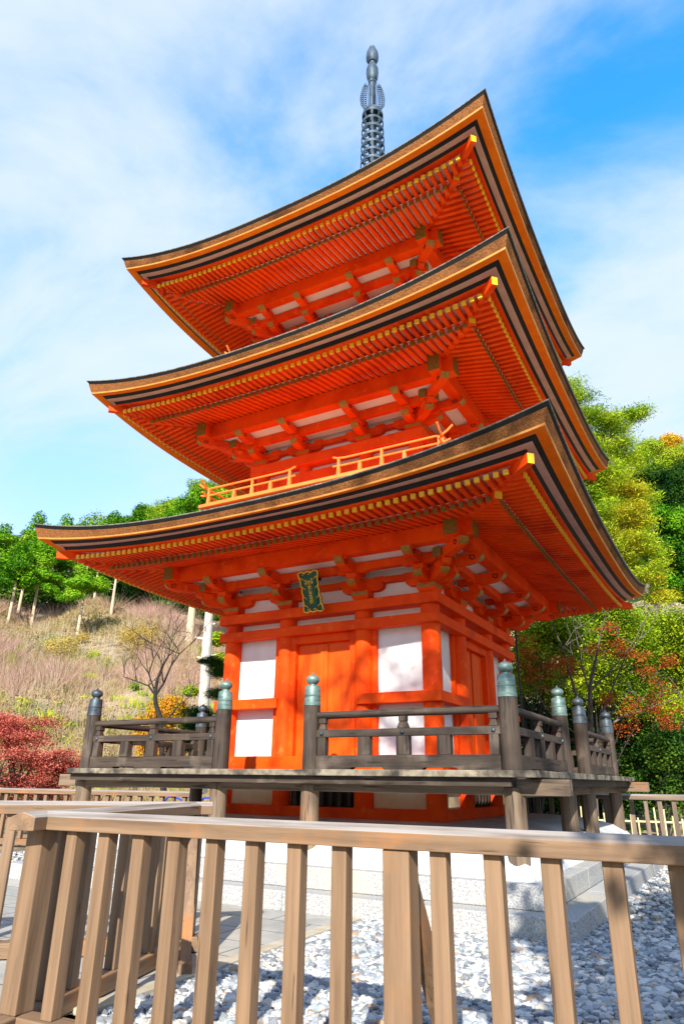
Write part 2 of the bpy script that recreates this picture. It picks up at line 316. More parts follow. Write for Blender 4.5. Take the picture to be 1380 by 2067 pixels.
kb = MB().box(1.52, 1.64, -6.9, -3.62, 0.0, 0.035)
part('path_edging', kb, mat('cream edging stone', (0.36, 0.30, 0.20), 0.85, col2=(0.48, 0.42, 0.31), nscale=5), kind='structure', bevel=0.006)

# loose gravel stones
rng = np.random.default_rng(4)
ico_v = np.array([(0, 0, 1), (.89, 0, .45), (.28, .85, .45), (-.72, .53, .45), (-.72, -.53, .45), (.28, -.85, .45), (.72, .53, -.45), (-.28, .85, -.45), (-.89, 0, -.45), (-.28, -.85, -.45), (.72, -.53, -.45), (0, 0, -1)])
ico_f = [(0, 1, 2), (0, 2, 3), (0, 3, 4), (0, 4, 5), (0, 5, 1), (1, 6, 2), (2, 7, 3), (3, 8, 4), (4, 9, 5), (5, 10, 1), (6, 7, 2), (7, 8, 3), (8, 9, 4), (9, 10, 5), (10, 6, 1), (11, 7, 6), (11, 8, 7), (11, 9, 8), (11, 10, 9), (11, 6, 10)]
sv, sf = [], []
def stones(n_, x0, x1, y0, y1, s0, s1, skip):
    for _ in range(n_):
        x, y = rng.uniform(x0, x1), rng.uniform(y0, y1)
        if skip(x, y): continue
        s_ = rng.uniform(s0, s1); sc = np.array([s_, s_*rng.uniform(.6, 1), s_*rng.uniform(.4, .65)])
        v = ico_v*sc*rng.uniform(.85, 1.15, (12, 1)); a = rng.uniform(0, 6.3); t_ = rng.uniform(-.35, .35)
        ca, sa = math.cos(a), math.sin(a); ct, st_ = math.cos(t_), math.sin(t_)
        v = v@np.array([[1, 0, 0], [0, ct, -st_], [0, st_, ct]]).T@np.array([[ca, -sa, 0], [sa, ca, 0], [0, 0, 1]]).T
        o = len(sv); sv.extend((v+np.array([x, y, rng.uniform(0.004, 0.02)])).tolist()); sf.extend([(a_+o, b_+o, c_+o) for a_, b_, c_ in ico_f])
inpod = lambda x, y: (abs(x) < 3.6 and y > -3.62) or (x < 1.66 and y < -3.5)
stones(17000, 1.6, 5.2, -7.1, -3.0, 0.014, 0.042, inpod)
stones(700, 1.6, 5.2, -7.1, -3.0, 0.045, 0.06, inpod)
stones(6000, 3.55, 6.5, -3.2, 4.0, 0.018, 0.046, inpod)
stones(1600, -6.2, -3.6, -3.4, 1.0, 0.026, 0.045, lambda x, y: x > -3.62)
me = bpy.data.meshes.new('gravel'); me.from_pydata(sv, [], sf)
gv = bpy.data.materials.new('river pebbles'); gv.use_nodes = True; n = gv.node_tree.nodes; l = gv.node_tree.links; b = n['Principled BSDF']; b.inputs['Roughness'].default_value = 0.75
gg = n.new('ShaderNodeNewGeometry'); rp = n.new('ShaderNodeValToRGB'); rp.color_ramp.interpolation = 'CONSTANT'; e = rp.color_ramp.elements
for i, (p_, c_) in enumerate(((0, (.20, .21, .22)), (.2, (.46, .45, .42)), (.4, (.31, .33, .35)), (.55, (.55, .53, .49)), (.7, (.14, .15, .165)), (.82, (.44, .39, .32)), (.9, (.28, .32, .32)), (.965, (.36, .23, .14)))):
    x_ = e[i] if i < 2 else e.new(p_); x_.position = p_; x_.color = (*c_, 1)
l.new(gg.outputs['Random Per Island'], rp.inputs[0]); l.new(rp.outputs[0], b.inputs['Base Color'])
me.materials.append(gv); gr = part('gravel', me, None); gr['kind'] = 'stuff'; gr['label'] = 'grey river pebbles around the stone steps'

# ================================================================== STONE BASE
base = thing('stone_base', 'pale granite two step base with a white plaster mound under the pagoda', 'stone base')
def stepped(h, w, z0, z1, seg):
    mb = MB()
    for k in range(4):
        st0 = len(mb.v); L_ = 2*h-(0 if k % 2 == 0 else 2*w); n_ = seg; x0 = -L_/2
        for i in range(n_):
            mb.box(x0+L_*i/n_+0.002, x0+L_*(i+1)/n_-0.002, -h, -h+w, z0, z1)
        mb.xf(rotk(k), st0)
    return mb
part('lower_step', stepped(3.61, 0.6, 0.0, 0.188, 5), M['granite'], base, bevel=0.012)
part('upper_step', stepped(3.36, 0.6, 0.19, 0.392, 5), M['granite'], base, bevel=0.012)
mm = MB(); prof = [(3.20, 0.36), (3.19, 0.42), (3.10, 0.52), (2.92, 0.62), (2.65, 0.70), (2.3, 0.755), (1.95, 0.78)]
for k in range(4):
    st0 = len(mm.v); vs = []
    for (h, z) in prof:
        for i in range(21):
            u = -1+i/10; vs.append((u*h, -h, z))
    mm.add(vs, [(j*21+i, j*21+i+1, (j+1)*21+i+1, (j+1)*21+i) for j in range(len(prof)-1) for i in range(20)]); mm.xf(rotk(k), st0)
mm.add([(-1.95, -1.95, .78), (1.95, -1.95, .78), (1.95, 1.95, .78), (-1.95, 1.95, .78)], [(0, 1, 2, 3)])
part('plaster_mound', mm, M['plaster'], base, smooth=True)

# ================================================================== PAGODA
pg = thing('pagoda', 'vermilion three storey pagoda with curved bark eaves and a bronze spire', 'pagoda')
COLX = (-1.65, -0.64, 0.64, 1.65)
def columns(xs, r, z0, z1, name='column', bands=None):
    h = xs[-1]; pts = []
    for x in xs: pts += [(x, -h), (x, h)]
    for x in xs[1:-1]: pts += [(-h, x), (h, x)]
    for (x, y) in pts:
        mb = MB().lathe((x, y, 0), [(r, z0), (r, z1)], 24)
        part(name, mb, M['red'], pg, smooth=True)
columns(COLX, 0.13, 0.80, 3.47)
core = MB()
core.box(-1.60, 1.60, -1.60, 1.60, 0.80, 4.30)
part('wall', core, M['white'], pg)
for k in range(4):
    for x0, x1 in ((-1.52, -0.77), (0.77, 1.52)):
        low = MB().box(x0, x1, -1.625, -1.602, 0.90, 1.36); low.xf(rotk(k)); part('lower_panel', low, M['cream'], pg)
# vent lattice under the veranda
for k in range(4):
    v = MB(); v.box(-.50, .50, -1.62, -1.603, .90, 1.36, 1)
    for i in range(7): v.box(-.45+i*.14, -.39+i*.14, -1.66, -1.622, .90, 1.36, 0)
    v.xf(rotk(k)); part('vent_lattice', v, [M['oldz'], M['dark']], pg)
part('ground_sill', ring(MB(), 1.74, 0.14, 0.775, 0.91), M['red'], pg, bevel=0.008)
part('floor_sill', ring(MB(), 1.80, 0.16, 1.35, 1.54), M['red'], pg, bevel=0.01)
part('tie_beam', ring(MB(), 1.813, 0.17, 3.208, 3.346), M['red'], pg, bevel=0.01)
part('head_beam', ring(MB(), 1.830, 0.36, 3.47, 3.62), M['red'], pg, bevel=0.012)
for k in range(4):                                        # waist beams stop at the door posts
    for x0, x1 in ((-1.82, -0.69), (0.61, 1.82)):
        if k % 2 and x0 < 0: x0 = -1.655
        if k % 2 and x1 > 1: x1 = 1.655
        mb = MB().box(x0, x1, -1.82, -1.655, 2.19, 2.328); mb.xf(rotk(k)); part('waist_beam', mb, M['red'], pg, bevel=0.008)
    for s_ in (-1, 1):                                    # slim jambs beside the white panels
        for z0_, z1_ in ((1.54, 2.19), (2.328, 3.208)):
            f = MB().box(*sorted((s_*.765, s_*.84)), -1.66, -1.602, z0_, z1_); f.xf(rotk(k)); part('panel_frame', f, M['red'], pg)
    d = MB()
    d.box(-.53, -.45, -1.72, -1.60, 1.54, 3.208).box(.45, .53, -1.72, -1.60, 1.54, 3.208).box(-.45, .45, -1.72, -1.60, 3.09, 3.208)
    d.xf(rotk(k)); dfr = part('door_frame', d, M['red'], pg, bevel=0.01)
    for s_ in (-1, 1):
        lf = MB(); x0, x1 = sorted((s_*.004, s_*.448))
        lf.box(x0, x1, -1.64, -1.602, 1.542, 3.088)
        xi = s_*.03
        lf.box(min(xi-.03, xi+.03), max(xi-.03, xi+.03), -1.665, -1.642, 1.56, 3.07)
        lf.xf(rotk(k)); part('door_leaf', lf, M['door'], dfr, bevel=0.006)

def nose_poly(z0, z1, x0, x1):                            # side view of a bracket nose with an upcurved round end
    h = z1-z0; p = [(x0, z1), (x0, z0), (x1-1.9*h, z0)]
    for i in range(1, 7):
        a = i/6*math.pi/2; p.append((x1-1.9*h+1.9*h*math.sin(a), z0+1.0*h*(1-math.cos(a))))
    p.append((x1-.04, z1+.015)); return p
def arm_poly(half, z0, z1):
    h = z1-z0; p = [(-half, z1), (-half, z0+h*.55)]
    for i in range(1, 5): a = i/4*math.pi/2; p.append((-half+h*1.1*(1-math.cos(a)), z0+h*.55*(1-math.sin(a))))
    return p+[(-q, z) for q, z in reversed(p)]
def block(mb, c, w, z0, z1, rot=0, mi=0):                 # bearing block: splayed base
    ca, sa = math.cos(rot), math.sin(rot); m_ = z0+(z1-z0)*.45
    q = lambda k, z: [(c[0]+(x*ca-y*sa)*k, c[1]+(x*sa+y*ca)*k, z) for x, y in ((-w/2, -w/2), (w/2, -w/2), (w/2, w/2), (-w/2, w/2))]
    a, b_, c_ = q(.7, z0), q(1, m_), q(1, z1)
    mb.add(a+b_+c_, [(3, 2, 1, 0), (8, 9, 10, 11)]+[(i, (i+1) % 4, 4+(i+1) % 4, 4+i) for i in range(4)]+[(4+i, 4+(i+1) % 4, 8+(i+1) % 4, 8+i) for i in range(4)], mi)
def bracket(px, py, ang, z0, H, o1, o2, diag=False, corner=False):
    """one bracket set at column (px,py); ang turns -y to the outward direction"""
    k = H/.49; ca, sa = math.cos(ang), math.sin(ang)
    T = lambda v: (px+v[0]*ca-v[1]*sa, py+v[0]*sa+v[1]*ca, z0+v[2]*k)
    mb = MB(); s2 = math.sqrt(2) if diag else 1
    e_ = .004 if corner else .0
    if not diag and corner != 2: block(mb, (0, 0), .27, 0.0, .14); block(mb, (0, 0), .15, .25, .33)
    if not diag:
        mb.prism(arm_poly(.33, .135+e_*.7, .25-e_*.7), -.06+e_, .06-e_, lambda p, q, t: (p, t, q))
        for x in (-.27, .27):
            if not corner or x*(1 if corner == 2 else -1) > 0: block(mb, (x, 0), .15, .25, .33)
    d_ = .006 if diag else .0
    mb.prism(nose_poly(.135+d_, .25-d_, .06 if corner == 2 or diag else 0.0, o1*s2+.10), -.06, .06, lambda p, q, t: (t, -p, q))
    block(mb, (0, -o1*s2), .16, .25, .335)
    if not diag:
        mb.prism(arm_poly(.25, .338, .398), -.044, .044, lambda p, q, t: (p, -o1+t, q))
    block(mb, (0, -o2*s2), .15, .455, .505)
    if diag:
        mb.prism(nose_poly(.255, .335, .1, o1*s2+.2), -.05, .05, lambda p, q, t: (t, -p, q))
    mb.xf(T); o = part('bracket_set', mb, M['red'], pg)
    nz = MB().prism(nose_poly(.345+d_, .475-d_, .07, o2*s2+(.20 if diag else .12)), -.062, .062, lambda p, q, t: (t, -p, q)); nz.xf(T)
    part('bracket_nose', nz, M['red'], o)
    gt = MB()
    def flush(nm):
        nonlocal gt
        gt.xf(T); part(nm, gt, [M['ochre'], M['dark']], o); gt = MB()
    e2 = o2*s2+(.20 if diag else .12)
    def band(z0_, z1_, e, w):                            # gilt band wrapped round a nose end
        pl = nose_poly(z0_, z1_, 0, e)[3:]
        for i in range(2, len(pl)-1):
            (a, za), (b_, zb) = pl[i], pl[i+1]
            gt.add([(-w, -a-.004, za-.003), (w, -a-.004, za-.003), (w, -b_-.004, zb-.003), (-w, -b_-.004, zb-.003)], [(0, 1, 2, 3)])
        flush('gilt_band')
    band(.345+d_, .475-d_, e2, .064); band(.135+d_, .25-d_, o1*s2+.10, .062)
    bz = .07
    gt.box(-.135*.98, .135*.98, -.139, -.136, .075, .125) if not diag else gt.box(-.05, .05, -o1*s2-.10, -o1*s2-.085, .27, .32)
    flush('gilt_plate')
    # incised swirl on the nose side
    for s_ in (-1, 1):
        cz, cy_ = .43, -(e2-.13); pts = [(s_*.064, cy_+(.012+.0065*t)*math.cos(t*1.3), cz+(.012+.0065*t)*math.sin(t*1.3)) for t in np.linspace(0, 5.5, 16)]
        gt.tube(pts, .006, 4, 1); flush('carved_swirl')

def roof(R, zm, rise, s2, dh, dz0, dz1, mh, mz0, mz1, wh, wz0, wz1, z_daiwa, xs, top, ridx):
    P_ = 2.5
    def zf(mid, cor): return lambda u: zm+mid+abs(u)**P_*(rise+cor-mid)
    us = [math.copysign(abs(t)**0.85, t) for t in np.linspace(-1, 1, 41)]
    def strip(mb, layers, mi=0):
        for k in range(4):
            st0 = len(mb.v); n_ = len(us); vs = []
            for ins, f in layers:
                f = f if callable(f) else zf(*f)
                vs += [(u*(R-ins), -(R-ins), f(u)) for u in us]
            mb.add(vs, [(j*n_+i, j*n_+i+1, (j+1)*n_+i+1, (j+1)*n_+i) for j in range(len(layers)-1) for i in range(n_-1)], mi); mb.xf(rotk(k), st0)
        return mb
    # thatch surface, slightly ragged edge
    hi, zi = top; lay = []
    for t in (0, .05, .15, .3, .45, .6, .75, .9, 1.0):
        ins = t*(R-hi); w = (1-t)
        lay.append((ins, (lambda t: lambda u: (zm+abs(u)**P_*rise*(1-t)**1.5)*(1-t**1.0)+zi*t - .10*math.sin(math.pi*t))(t)))
    ro = part('roof', strip(MB(), lay), M['barktop'], pg, smooth=True)
    part('eave_sheet', strip(MB(), [(-.002, (.002, .002)), (.0, (-.008, -.008)), (.012, (-.014, -.014))]), M['lead'], ro)
    part('eave_shade_strip', strip(MB(), [(.010, (-.012, -.012)), (.045, (-.055, -.07))]), M['dark'], ro)  # near black strip stands in for shade under the eave lip
    part('bark_edge', strip(MB(), [(.033, (-.05, -.065)), (.055, (-.085, -.14)), (.078, (-.118, -.215))]), M['bark'], ro, smooth=True)
    part('eave_trim', strip(MB(), [(.074, (-.112, -.215)), (.082, (-.129, -.239)), (.092, (-.131, -.241))]), M['trim'], ro)
    part('eave_soffit', strip(MB(), [(.090, (-.130, -.240)), (.205, (-.094, -.2495))]), M['soffit'], ro, smooth=True)
    part('gap_shade', strip(strip(MB(), [(.205, (-.094, -.2495)), (.259, (-.114, -.2985))]), [(.346, (-.107, -.331)), (.377, (-.165, -.378))]), M['dark'], ro)  # near black strips paint the shade above and below the fascia
    part('fascia_board', strip(MB(), [(.259, (-.114, -.2985)), (.262, (-.118, -.304)), (.346, (-.107, -.331))]), M['fascia'], ro, smooth=True)
    part('eave_beam', strip(MB(), [(.377, (-.165, -.378)), (.38, (-.187, -.402)), (.50, (-.187, -.402))]), M['red'], ro, smooth=True)
    db = lambda u: dz1+.045
    part('soffit_board', strip(strip(MB(), [(.40, (-.182, -.395)), (s2+.10, (-.145, -.43))]), [(s2+.0, (-.215, -.54)), (R-dh+.05, db), (R-dh+.5, lambda u: dz1+.19)]), M['pale'], ro)
    part('rafter_beam', strip(MB(), [(s2+.03, (-.225, -.555)), (s2+.035, (-.165, -.47))]), M['red'], ro)
    # rafters
    sp, wd, ht = .1085, .056, .058
    allr = MB(); singles = []
    nn = int((R-.47)/sp)
    for k in range(4):
        rk = rotk(k)
        for i in range(-nn, nn):
            x = (i+.5)*sp; u = x/R; ax = abs(x)
            # flying
            yo = R-.43; yi = max(R-s2-.06, ax+.03)
            if yi < yo-.05:
                zo = zf(-.238, -.475)(u); tt = (yo-yi)/(s2+.06-.43); zi_ = zo+(zf(-.205, -.50)(u)-zo)*tt
                mb = MB().hexa([(x-wd/2, -yo, zo), (x+wd/2, -yo, zo), (x+wd/2, -yi, zi_), (x-wd/2, -yi, zi_)], [(x-wd/2, -yo, zo+ht), (x+wd/2, -yo, zo+ht), (x+wd/2, -yi, zi_+ht), (x-wd/2, -yi, zi_+ht)], 0, ends=1)
                cp = MB().box(x-wd/2-.0015, x+wd/2+.0015, -yo-.002, -yo+.028, zo-.0015, zo+ht-.004, 1)
                mb.add(cp.v, cp.f, 1); mb.xf(rk)
                (singles.append((k, i, mb)) if True else None)
            # base
            yo = R-s2; yi = max(dh-.35, ax+.04)
            if yi < yo-.05:
                zo = zf(-.285, -.60)(u); zin = dz1; tt = (yo-yi)/(yo-dh); zi_ = zo+(zin-zo)*tt
                st0 = len(allr.v)
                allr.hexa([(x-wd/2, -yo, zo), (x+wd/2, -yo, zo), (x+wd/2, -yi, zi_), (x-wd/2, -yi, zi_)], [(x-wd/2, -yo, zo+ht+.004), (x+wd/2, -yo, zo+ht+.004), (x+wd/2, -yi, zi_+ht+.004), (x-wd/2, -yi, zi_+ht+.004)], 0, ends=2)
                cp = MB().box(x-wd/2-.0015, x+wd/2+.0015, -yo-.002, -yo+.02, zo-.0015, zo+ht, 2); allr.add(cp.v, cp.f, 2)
                allr.xf(rk, st0)
    # hip rafters
    for k in range(4):
        mb = MB()
        q = R-.30; qi = R-s2-.05
        mb.beam((qi, -qi, zm+rise-.455), (q, -q, zm+rise-.47), .08, .115, 0, end=1)
        q = R-s2+.01; qi = dh-.5
        mb.beam((qi, -qi, dz1+.12), (q, -q, zm+rise-.58), .095, .115, 0, end=1)
        mb.xf(rotk(k)); part('hip_rafter', mb, [M['red'], M['gold']], ro)
    # purlin and bracket beams
    def cross(h, w, z0, z1, ext, gold=True):
        mb = MB()
        for k in range(4):
            st0 = len(mb.v)
            e_ = h+ext if k % 2 == 0 else h-w
            mb.box(-e_, e_, -h, -h+w, z0, z1)
            if k % 2:
                for s_ in (-1, 1): mb.box(s_*h if s_ > 0 else -h-ext, h+ext if s_ > 0 else -h, -h+.001, -h+w-.001, z0+.001, z1-.001)
            if gold:
                for s_ in (-1, 1):
                    a, b_ = sorted((s_*(h+ext-.016), s_*(h+ext+.003)))
                    mb.box(a, b_, -h-.003, -h+w+.003, z0-.003, z1+.003, 1)
            mb.xf(rotk(k), st0)
        return mb
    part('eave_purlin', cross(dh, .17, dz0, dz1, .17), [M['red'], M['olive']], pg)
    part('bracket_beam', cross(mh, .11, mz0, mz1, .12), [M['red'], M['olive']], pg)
    part('wall_beam', ring(MB(), wh+.07, .12, wz0, wz1), M['red'], pg)
    mb = MB()
    for k in range(4):
        st0 = len(mb.v)
        a, b_, z = mh-.10, dh-.10, dz0+.06
        mb.add([(-a, -a, mz1-.01), (a, -a, mz1-.01), (b_, -b_, z), (-b_, -b_, z)], [(0, 1, 2, 3)])
        a, b_ = wh, mh-.08
        mb.add([(-a, -a, mz0+.06), (a, -a, mz0+.06), (b_, -b_, mz0+.07), (-b_, -b_, mz0+.07)], [(0, 1, 2, 3)]); mb.xf(rotk(k), st0)
    part('bracket_ceiling', mb, M['white'], pg)
    # bracket sets
    H = dz0-z_daiwa; h = xs[-1]; o1, o2 = mh-h, dh-h
    for k in range(4):
        for x in xs:
            v = rotk(k)((x, -h, 0)); bracket(v[0], v[1], k*math.pi/2, z_daiwa, H, o1-.05, o2-.08, corner=(1 if x == xs[-1] else 2 if x == xs[0] else 0))
        v = rotk(k)((h, -h, 0)); bracket(v[0], v[1], k*math.pi/2+math.pi/4, z_daiwa, H, o1-.05, o2-.08, diag=True)
    return ro, singles, allr

RF = [(3.92, 4.45, .41, .82, 2.40, 4.11, 4.32, 2.02, 3.985, 4.10, 1.65, 3.86, 3.94, 3.62, COLX, (2.15, 5.33)),
      (3.63, 7.05, .44, .76, 2.20, 6.67, 6.92, 1.81, 6.555, 6.68, 1.43, 6.43, 6.50, 6.265, (-1.43, -.57, .57, 1.43), (1.95, 8.35)),
      (3.465, 9.66, .52, .72, 2.00, 9.30, 9.54, 1.68, 9.16, 9.28, 1.28, 9.05, 9.12, 8.90, (-1.28, -.53, .53, 1.28), (0.42, 12.35))]
rest = MB(); cand = []
for i, a in enumerate(RF):
    ro, singles, allr = roof(*a, i)
    rest_st = len(rest.v)
    o = len(rest.v); rest.v += allr.v; rest.f += [tuple(x+o for x in f) for f in allr.f]; rest.m += allr.m
    for k, idx, mb in singles:
        c = np.mean(np.array(mb.v), 0); d = c-CAM; depth = d@FW
        vis = k in (0, 1)
        cand.append(((depth if vis else 1e3), ro, mb))
cand.sort(key=lambda t: t[0])
for j, (dpt, ro, mb) in enumerate(cand):
    if j < 100: part('rafter', mb, [M['red'], M['gold'], M['olive']], ro)
    else:
        o = len(rest.v); rest.v += mb.v; rest.f += [tuple(x+o for x in f) for f in mb.f]; rest.m += mb.m
part('rafters', rest, [M['red'], M['gold'], M['olive']], pg, kind='stuff')

# upper storeys
for (h, z0, z1, xs, r, dai, tie, hh) in ((1.43, 5.2, 7.0, (-1.43, -.57, .57, 1.43), .11, (6.09, 6.265), (5.70, 5.98), 1.60), (1.28, 8.0, 9.55, (-1.28, -.53, .53, 1.28), .10, (8.73, 8.90), (8.42, 8.66), 1.44)):
    columns(xs, r, z0, dai[0])
    part('upper_wall', MB().box(-h+.03, h-.03, -h+.03, h-.03, z0, z1), M['white'], pg)
    part('head_beam', ring(MB(), hh, .30, *dai), M['red'], pg, bevel=0.01)
    part('tie_beam', ring(MB(), h+.10, .16, *tie), M['red'], pg, bevel=0.01)
# balcony rails of the upper storeys
def balcony(h, z):
    bal = part('balcony', ring(ring(MB(), h+.03, .9, z-.05, z), h-.06, .12, z-.16, z-.052), M['orange'], pg)
    for k in range(4):
        mb = MB(); y = -h+.06
        for s_ in (-1, 1):
            for zz, rr, ext, lift in ((z+.30, .018, .17, .12), (z+.18, .017, .13, .03), (z+.03, .02, .0, 0)):
                xs_ = [.34-(.0 if zz > z+.1 else -.04), .42, .55, .9, 1.3, h-.2, h-.06, h-.06+ext*.5, h-.06+ext]
                zs_ = [zz+lift*.35, zz+lift*.12, zz, zz, zz, zz, zz, zz+lift*.4, zz+lift]
                mb.tube([(s_*x, y, q) for x, q in zip(xs_, zs_)], rr, 8)
            for x in (.44, .80, 1.16, 1.52, h-.10):
                if x < h-.05: mb.beam((s_*x, y, z), (s_*x, y, z+.19), .06, .05, taper=.7, up=(0, 1, 0)); 
            for x in (.44, 1.16, h-.10): mb.beam((s_*x, y, z+.18), (s_*x, y, z+.30), .035, .035, up=(0, 1, 0))
        mb.xf(rotk(k)); part('balcony_rail', mb, M['orange'], bal)
balcony(2.15, 5.46); balcony(2.0, 8.17)

# bronze spire
fi = part('spire', MB().lathe((0, 0, 0), [(.11, 12.2), (.11, 13.6), (.085, 15.65), (.078, 16.65), (.095, 16.66), (.095, 16.72), (.075, 16.73), (.075, 17.9)], 20), M['finial'], pg, smooth=True)
b0 = MB().box(-.55, .55, -.55, .55, 12.1, 12.7); b0.lathe((0, 0, 12.7), [(.5, 0), (.48, .2), (.3, .42), (.12, .5)], 24)
part('spire_base', b0, M['finial'], fi, smooth=True)
for i in range(9):
    z = 15.55-.253*i; rr = .245+.006*i; mb = MB()
    mb.lathe((0, 0, z), [(rr-.02, -.035), (rr, -.035), (rr, .035), (rr-.02, .035), (rr-.02, -.035)], 32, cap=False)
    for a in range(8):
        an = a*math.pi/4; mb.beam((.06*math.cos(an), .06*math.sin(an), z), ((rr-.02)*math.cos(an), (rr-.02)*math.sin(an), z), .03, .03)
        an += math.pi/8; mb.beam(((rr-.01)*math.cos(an), (rr-.01)*math.sin(an), z-.03), ((rr-.05)*math.cos(an), (rr-.05)*math.sin(an), z-.13), .07, .012, taper=.5)
    part('spire_ring', mb, M['finial'], fi)
part('spire_crown', MB().lathe((0, 0, 0), [(.09, 15.70), (.2, 15.71), (.225, 15.66), (.24, 15.60), (.12, 15.66)], 24), M['finial'], fi, smooth=True)
for q in range(4):                                        # openwork flame plates
    an = q*math.pi/2+.55; mb = MB(); cx, sy_ = math.cos(an), math.sin(an)
    P = lambda r, z: (r*cx, r*sy_, z)
    outl = [(.10, 15.72), (.19, 15.78), (.265, 15.92), (.28, 16.12), (.26, 16.32), (.22, 16.5), (.16, 16.66)]
    mb.tube([P(*p) for p in outl], .012, 5)
    mb.tube([P(.095, 15.74), P(.105, 16.2), P(.10, 16.6)], .008, 5)
    for j in range(12):
        z = 15.80+.07*j; ro_ = np.interp(z, [p[1] for p in outl], [p[0] for p in outl])
        for r_, s2_ in ((.40, .03), (.78, .026)):
            c_ = .1+(ro_-.1)*r_
            mb.tube([P(c_+s2_*math.cos(t), z+s2_*math.sin(t)) for t in np.linspace(0, 5.2, 8)], .0105, 4)
        mb.tube([P(ro_, z), P(ro_+.022, z+.03)], [.009, .003], 4)
    part('flame_plate', mb, M['finial'], fi)
part('spire_ball', MB().lathe((0, 0, 16.93), [(.08, -.20), (.105, -.16), (.135, -.06), (.148, .08), (.142, .2), (.11, .32), (.07, .40)], 24), M['finial'], fi, smooth=True)
part('spire_ball', MB().lathe((0, 0, 17.52), [(.10, -.14), (.145, -.05), (.15, .07), (.142, .18), (.11, .27), (.06, .31), (.02, .33)], 24), M['finial'], fi, smooth=True)
part('spire_rod', MB().tube([(0, 0, 17.83), (0, 0, 17.97)], .008, 6), M['finial'], fi)
part('spire_rod', MB().tube([(.15, -.03, 16.3), (.155, -.03, 17.0)], .007, 6), M['finial'], fi)

# lightning conductor pole behind the body
_q = atd(1046, 1350, 12.6)
lp = tag(part('conductor_pole', MB().tube([(_q[0], _q[1], .5), (_q[0], _q[1], 4.3)], .018, 8), M['iron']), 'thin black pole rising behind the right corner of the pagoda', 'pole')

# ================================================================== NAME PLAQUE
pq = thing('name_plaque', 'green plaque with gold wavy frame and gold characters under the lowest eave', 'plaque', (0.055, -2.14, 3.735))
pq.rotation_euler = (R_(21), 0, 0)
def wavy(w, h, amp, n_=24):
    p = []; c = .018
    for i in range(n_): t = i/n_; p.append((-w/2-c+(w+2*c)*t, -h/2-amp*abs(math.sin(t*math.pi*3))))
    for i in range(n_): t = i/n_; p.append((w/2+c-c*math.sin(t*math.pi)**.5*2+amp*.7*abs(math.sin(t*math.pi*5)), -h/2+h*t))
    for i in range(n_): t = i/n_; p.append((w/2+c-(w+2*c)*t, h/2+amp*abs(math.sin(t*math.pi*3))))
    for i in range(n_): t = i/n_; p.append((-w/2-c+c*math.sin(t*math.pi)**.5*2-amp*.7*abs(math.sin(t*math.pi*5)), h/2-h*t))
    return p
pl = wavy(.29, .54, .02)
part('plaque_board', MB().prism(pl, -.02, .015, lambda p, q, t: (p, t, q)), M['green'], pq)
part('plaque_frame', MB().tube([(p, -.026, q) for p, q in pl]+[(pl[0][0], -.026, pl[0][1])], .010, 8), M['leafgold'], pq, smooth=True)
part('plaque_field', MB().box(-.085, .085, -.032, -.021, -.20, .20), mat('bright green lacquer', (0.003, 0.085, 0.045), .35, var=.1), pq)
for s_ in (-1, 1):
    for zc in (-.2, -.08, .06, .19):
        part('gilt_scroll', MB().tube([(s_*(.128-.03*(1-math.cos(t*.6))+.012*math.sin(t*2)), -.03, zc+.02*math.sin(t*1.6)) for t in np.linspace(0, 3, 9)], .006, 5), M['leafgold'], pq)
for xc in (-.07, .03):
    for zc in (-.255, .255): part('gilt_scroll', MB().tube([(xc+.022*math.cos(t), -.03, zc+.014*math.sin(t)) for t in np.linspace(0, 4.4, 9)], .006, 5), M['leafgold'], pq)
bk = MB().box(-.02, .02, .016, .30, .12, .16); part('plaque_hanger', bk, M['iron'], pq)
def glyphs(txt, x, z, size, step):
    for i, ch in enumerate(txt):
        cu = bpy.data.curves.new('glyph', 'FONT'); cu.body = ch; cu.size = size; cu.align_x = 'CENTER'; cu.extrude = .002; cu.offset = .0012
        to = bpy.data.objects.new('glyph', cu); COL.objects.link(to); bpy.context.view_layer.update()
        me_ = bpy.data.meshes.new_from_object(to.evaluated_get(bpy.context.evaluated_depsgraph_get())); bpy.data.objects.remove(to)
        me_.transform(Matrix.Translation((x, -.036, z-i*step))@Matrix.Rotation(math.pi/2, 4, 'X'))
        me_.materials.clear(); me_.materials.append(M['leafgold']); part('character', me_, None, pq)
glyphs('観世音菩薩', .0, .105, .062, .068)
glyphs('子安', .052, .155, .036, .040); glyphs('千手', -.052, .145, .036, .040)

# ================================================================== VERANDA
ve = thing('veranda', 'weathered dark timber veranda with bronze capped posts around the pagoda', 'veranda')
VB, VA = 3.01, 0.656
dk = MB(); dh_ = 3.30
for k in range(4):
    st0 = len(dk.v); L_ = 2*3.005 if k % 2 == 0 else 2*1.86; n_ = int(L_/.21)
    for i in range(n_): dk.box(-L_/2+L_*i/n_+.002, -L_/2+L_*(i+1)/n_-.002, -3.184, -1.86, 1.285, 1.343)
    dk.xf(rotk(k), st0)
part('deck', dk, M['oldy'], ve, bevel=0.006)
for k in range(4):
    mb = MB()
    if k % 2 == 0: mb.box(-3.47, 3.56, -3.07, -2.95, 1.12, 1.27) if k == 0 else mb.box(-3.56, 3.47, -3.07, -2.95, 1.12, 1.27)
    else: mb.box(-2.945, 2.945, -3.07, -2.95, 1.10, 1.25)
    mb.xf(rotk(k)); part('floor_beam', mb, M['lowx' if k % 2 == 0 else 'lowy'], ve, bevel=0.008)
mb = MB()
for k in range(4): 
    st0 = len(mb.v); hh = 3.05
    mb.box(-hh, hh, -3.24, -3.06, 1.20, 1.284); mb.xf(rotk(k), st0)
part('edge_joist', mb, M['oldx'], ve)
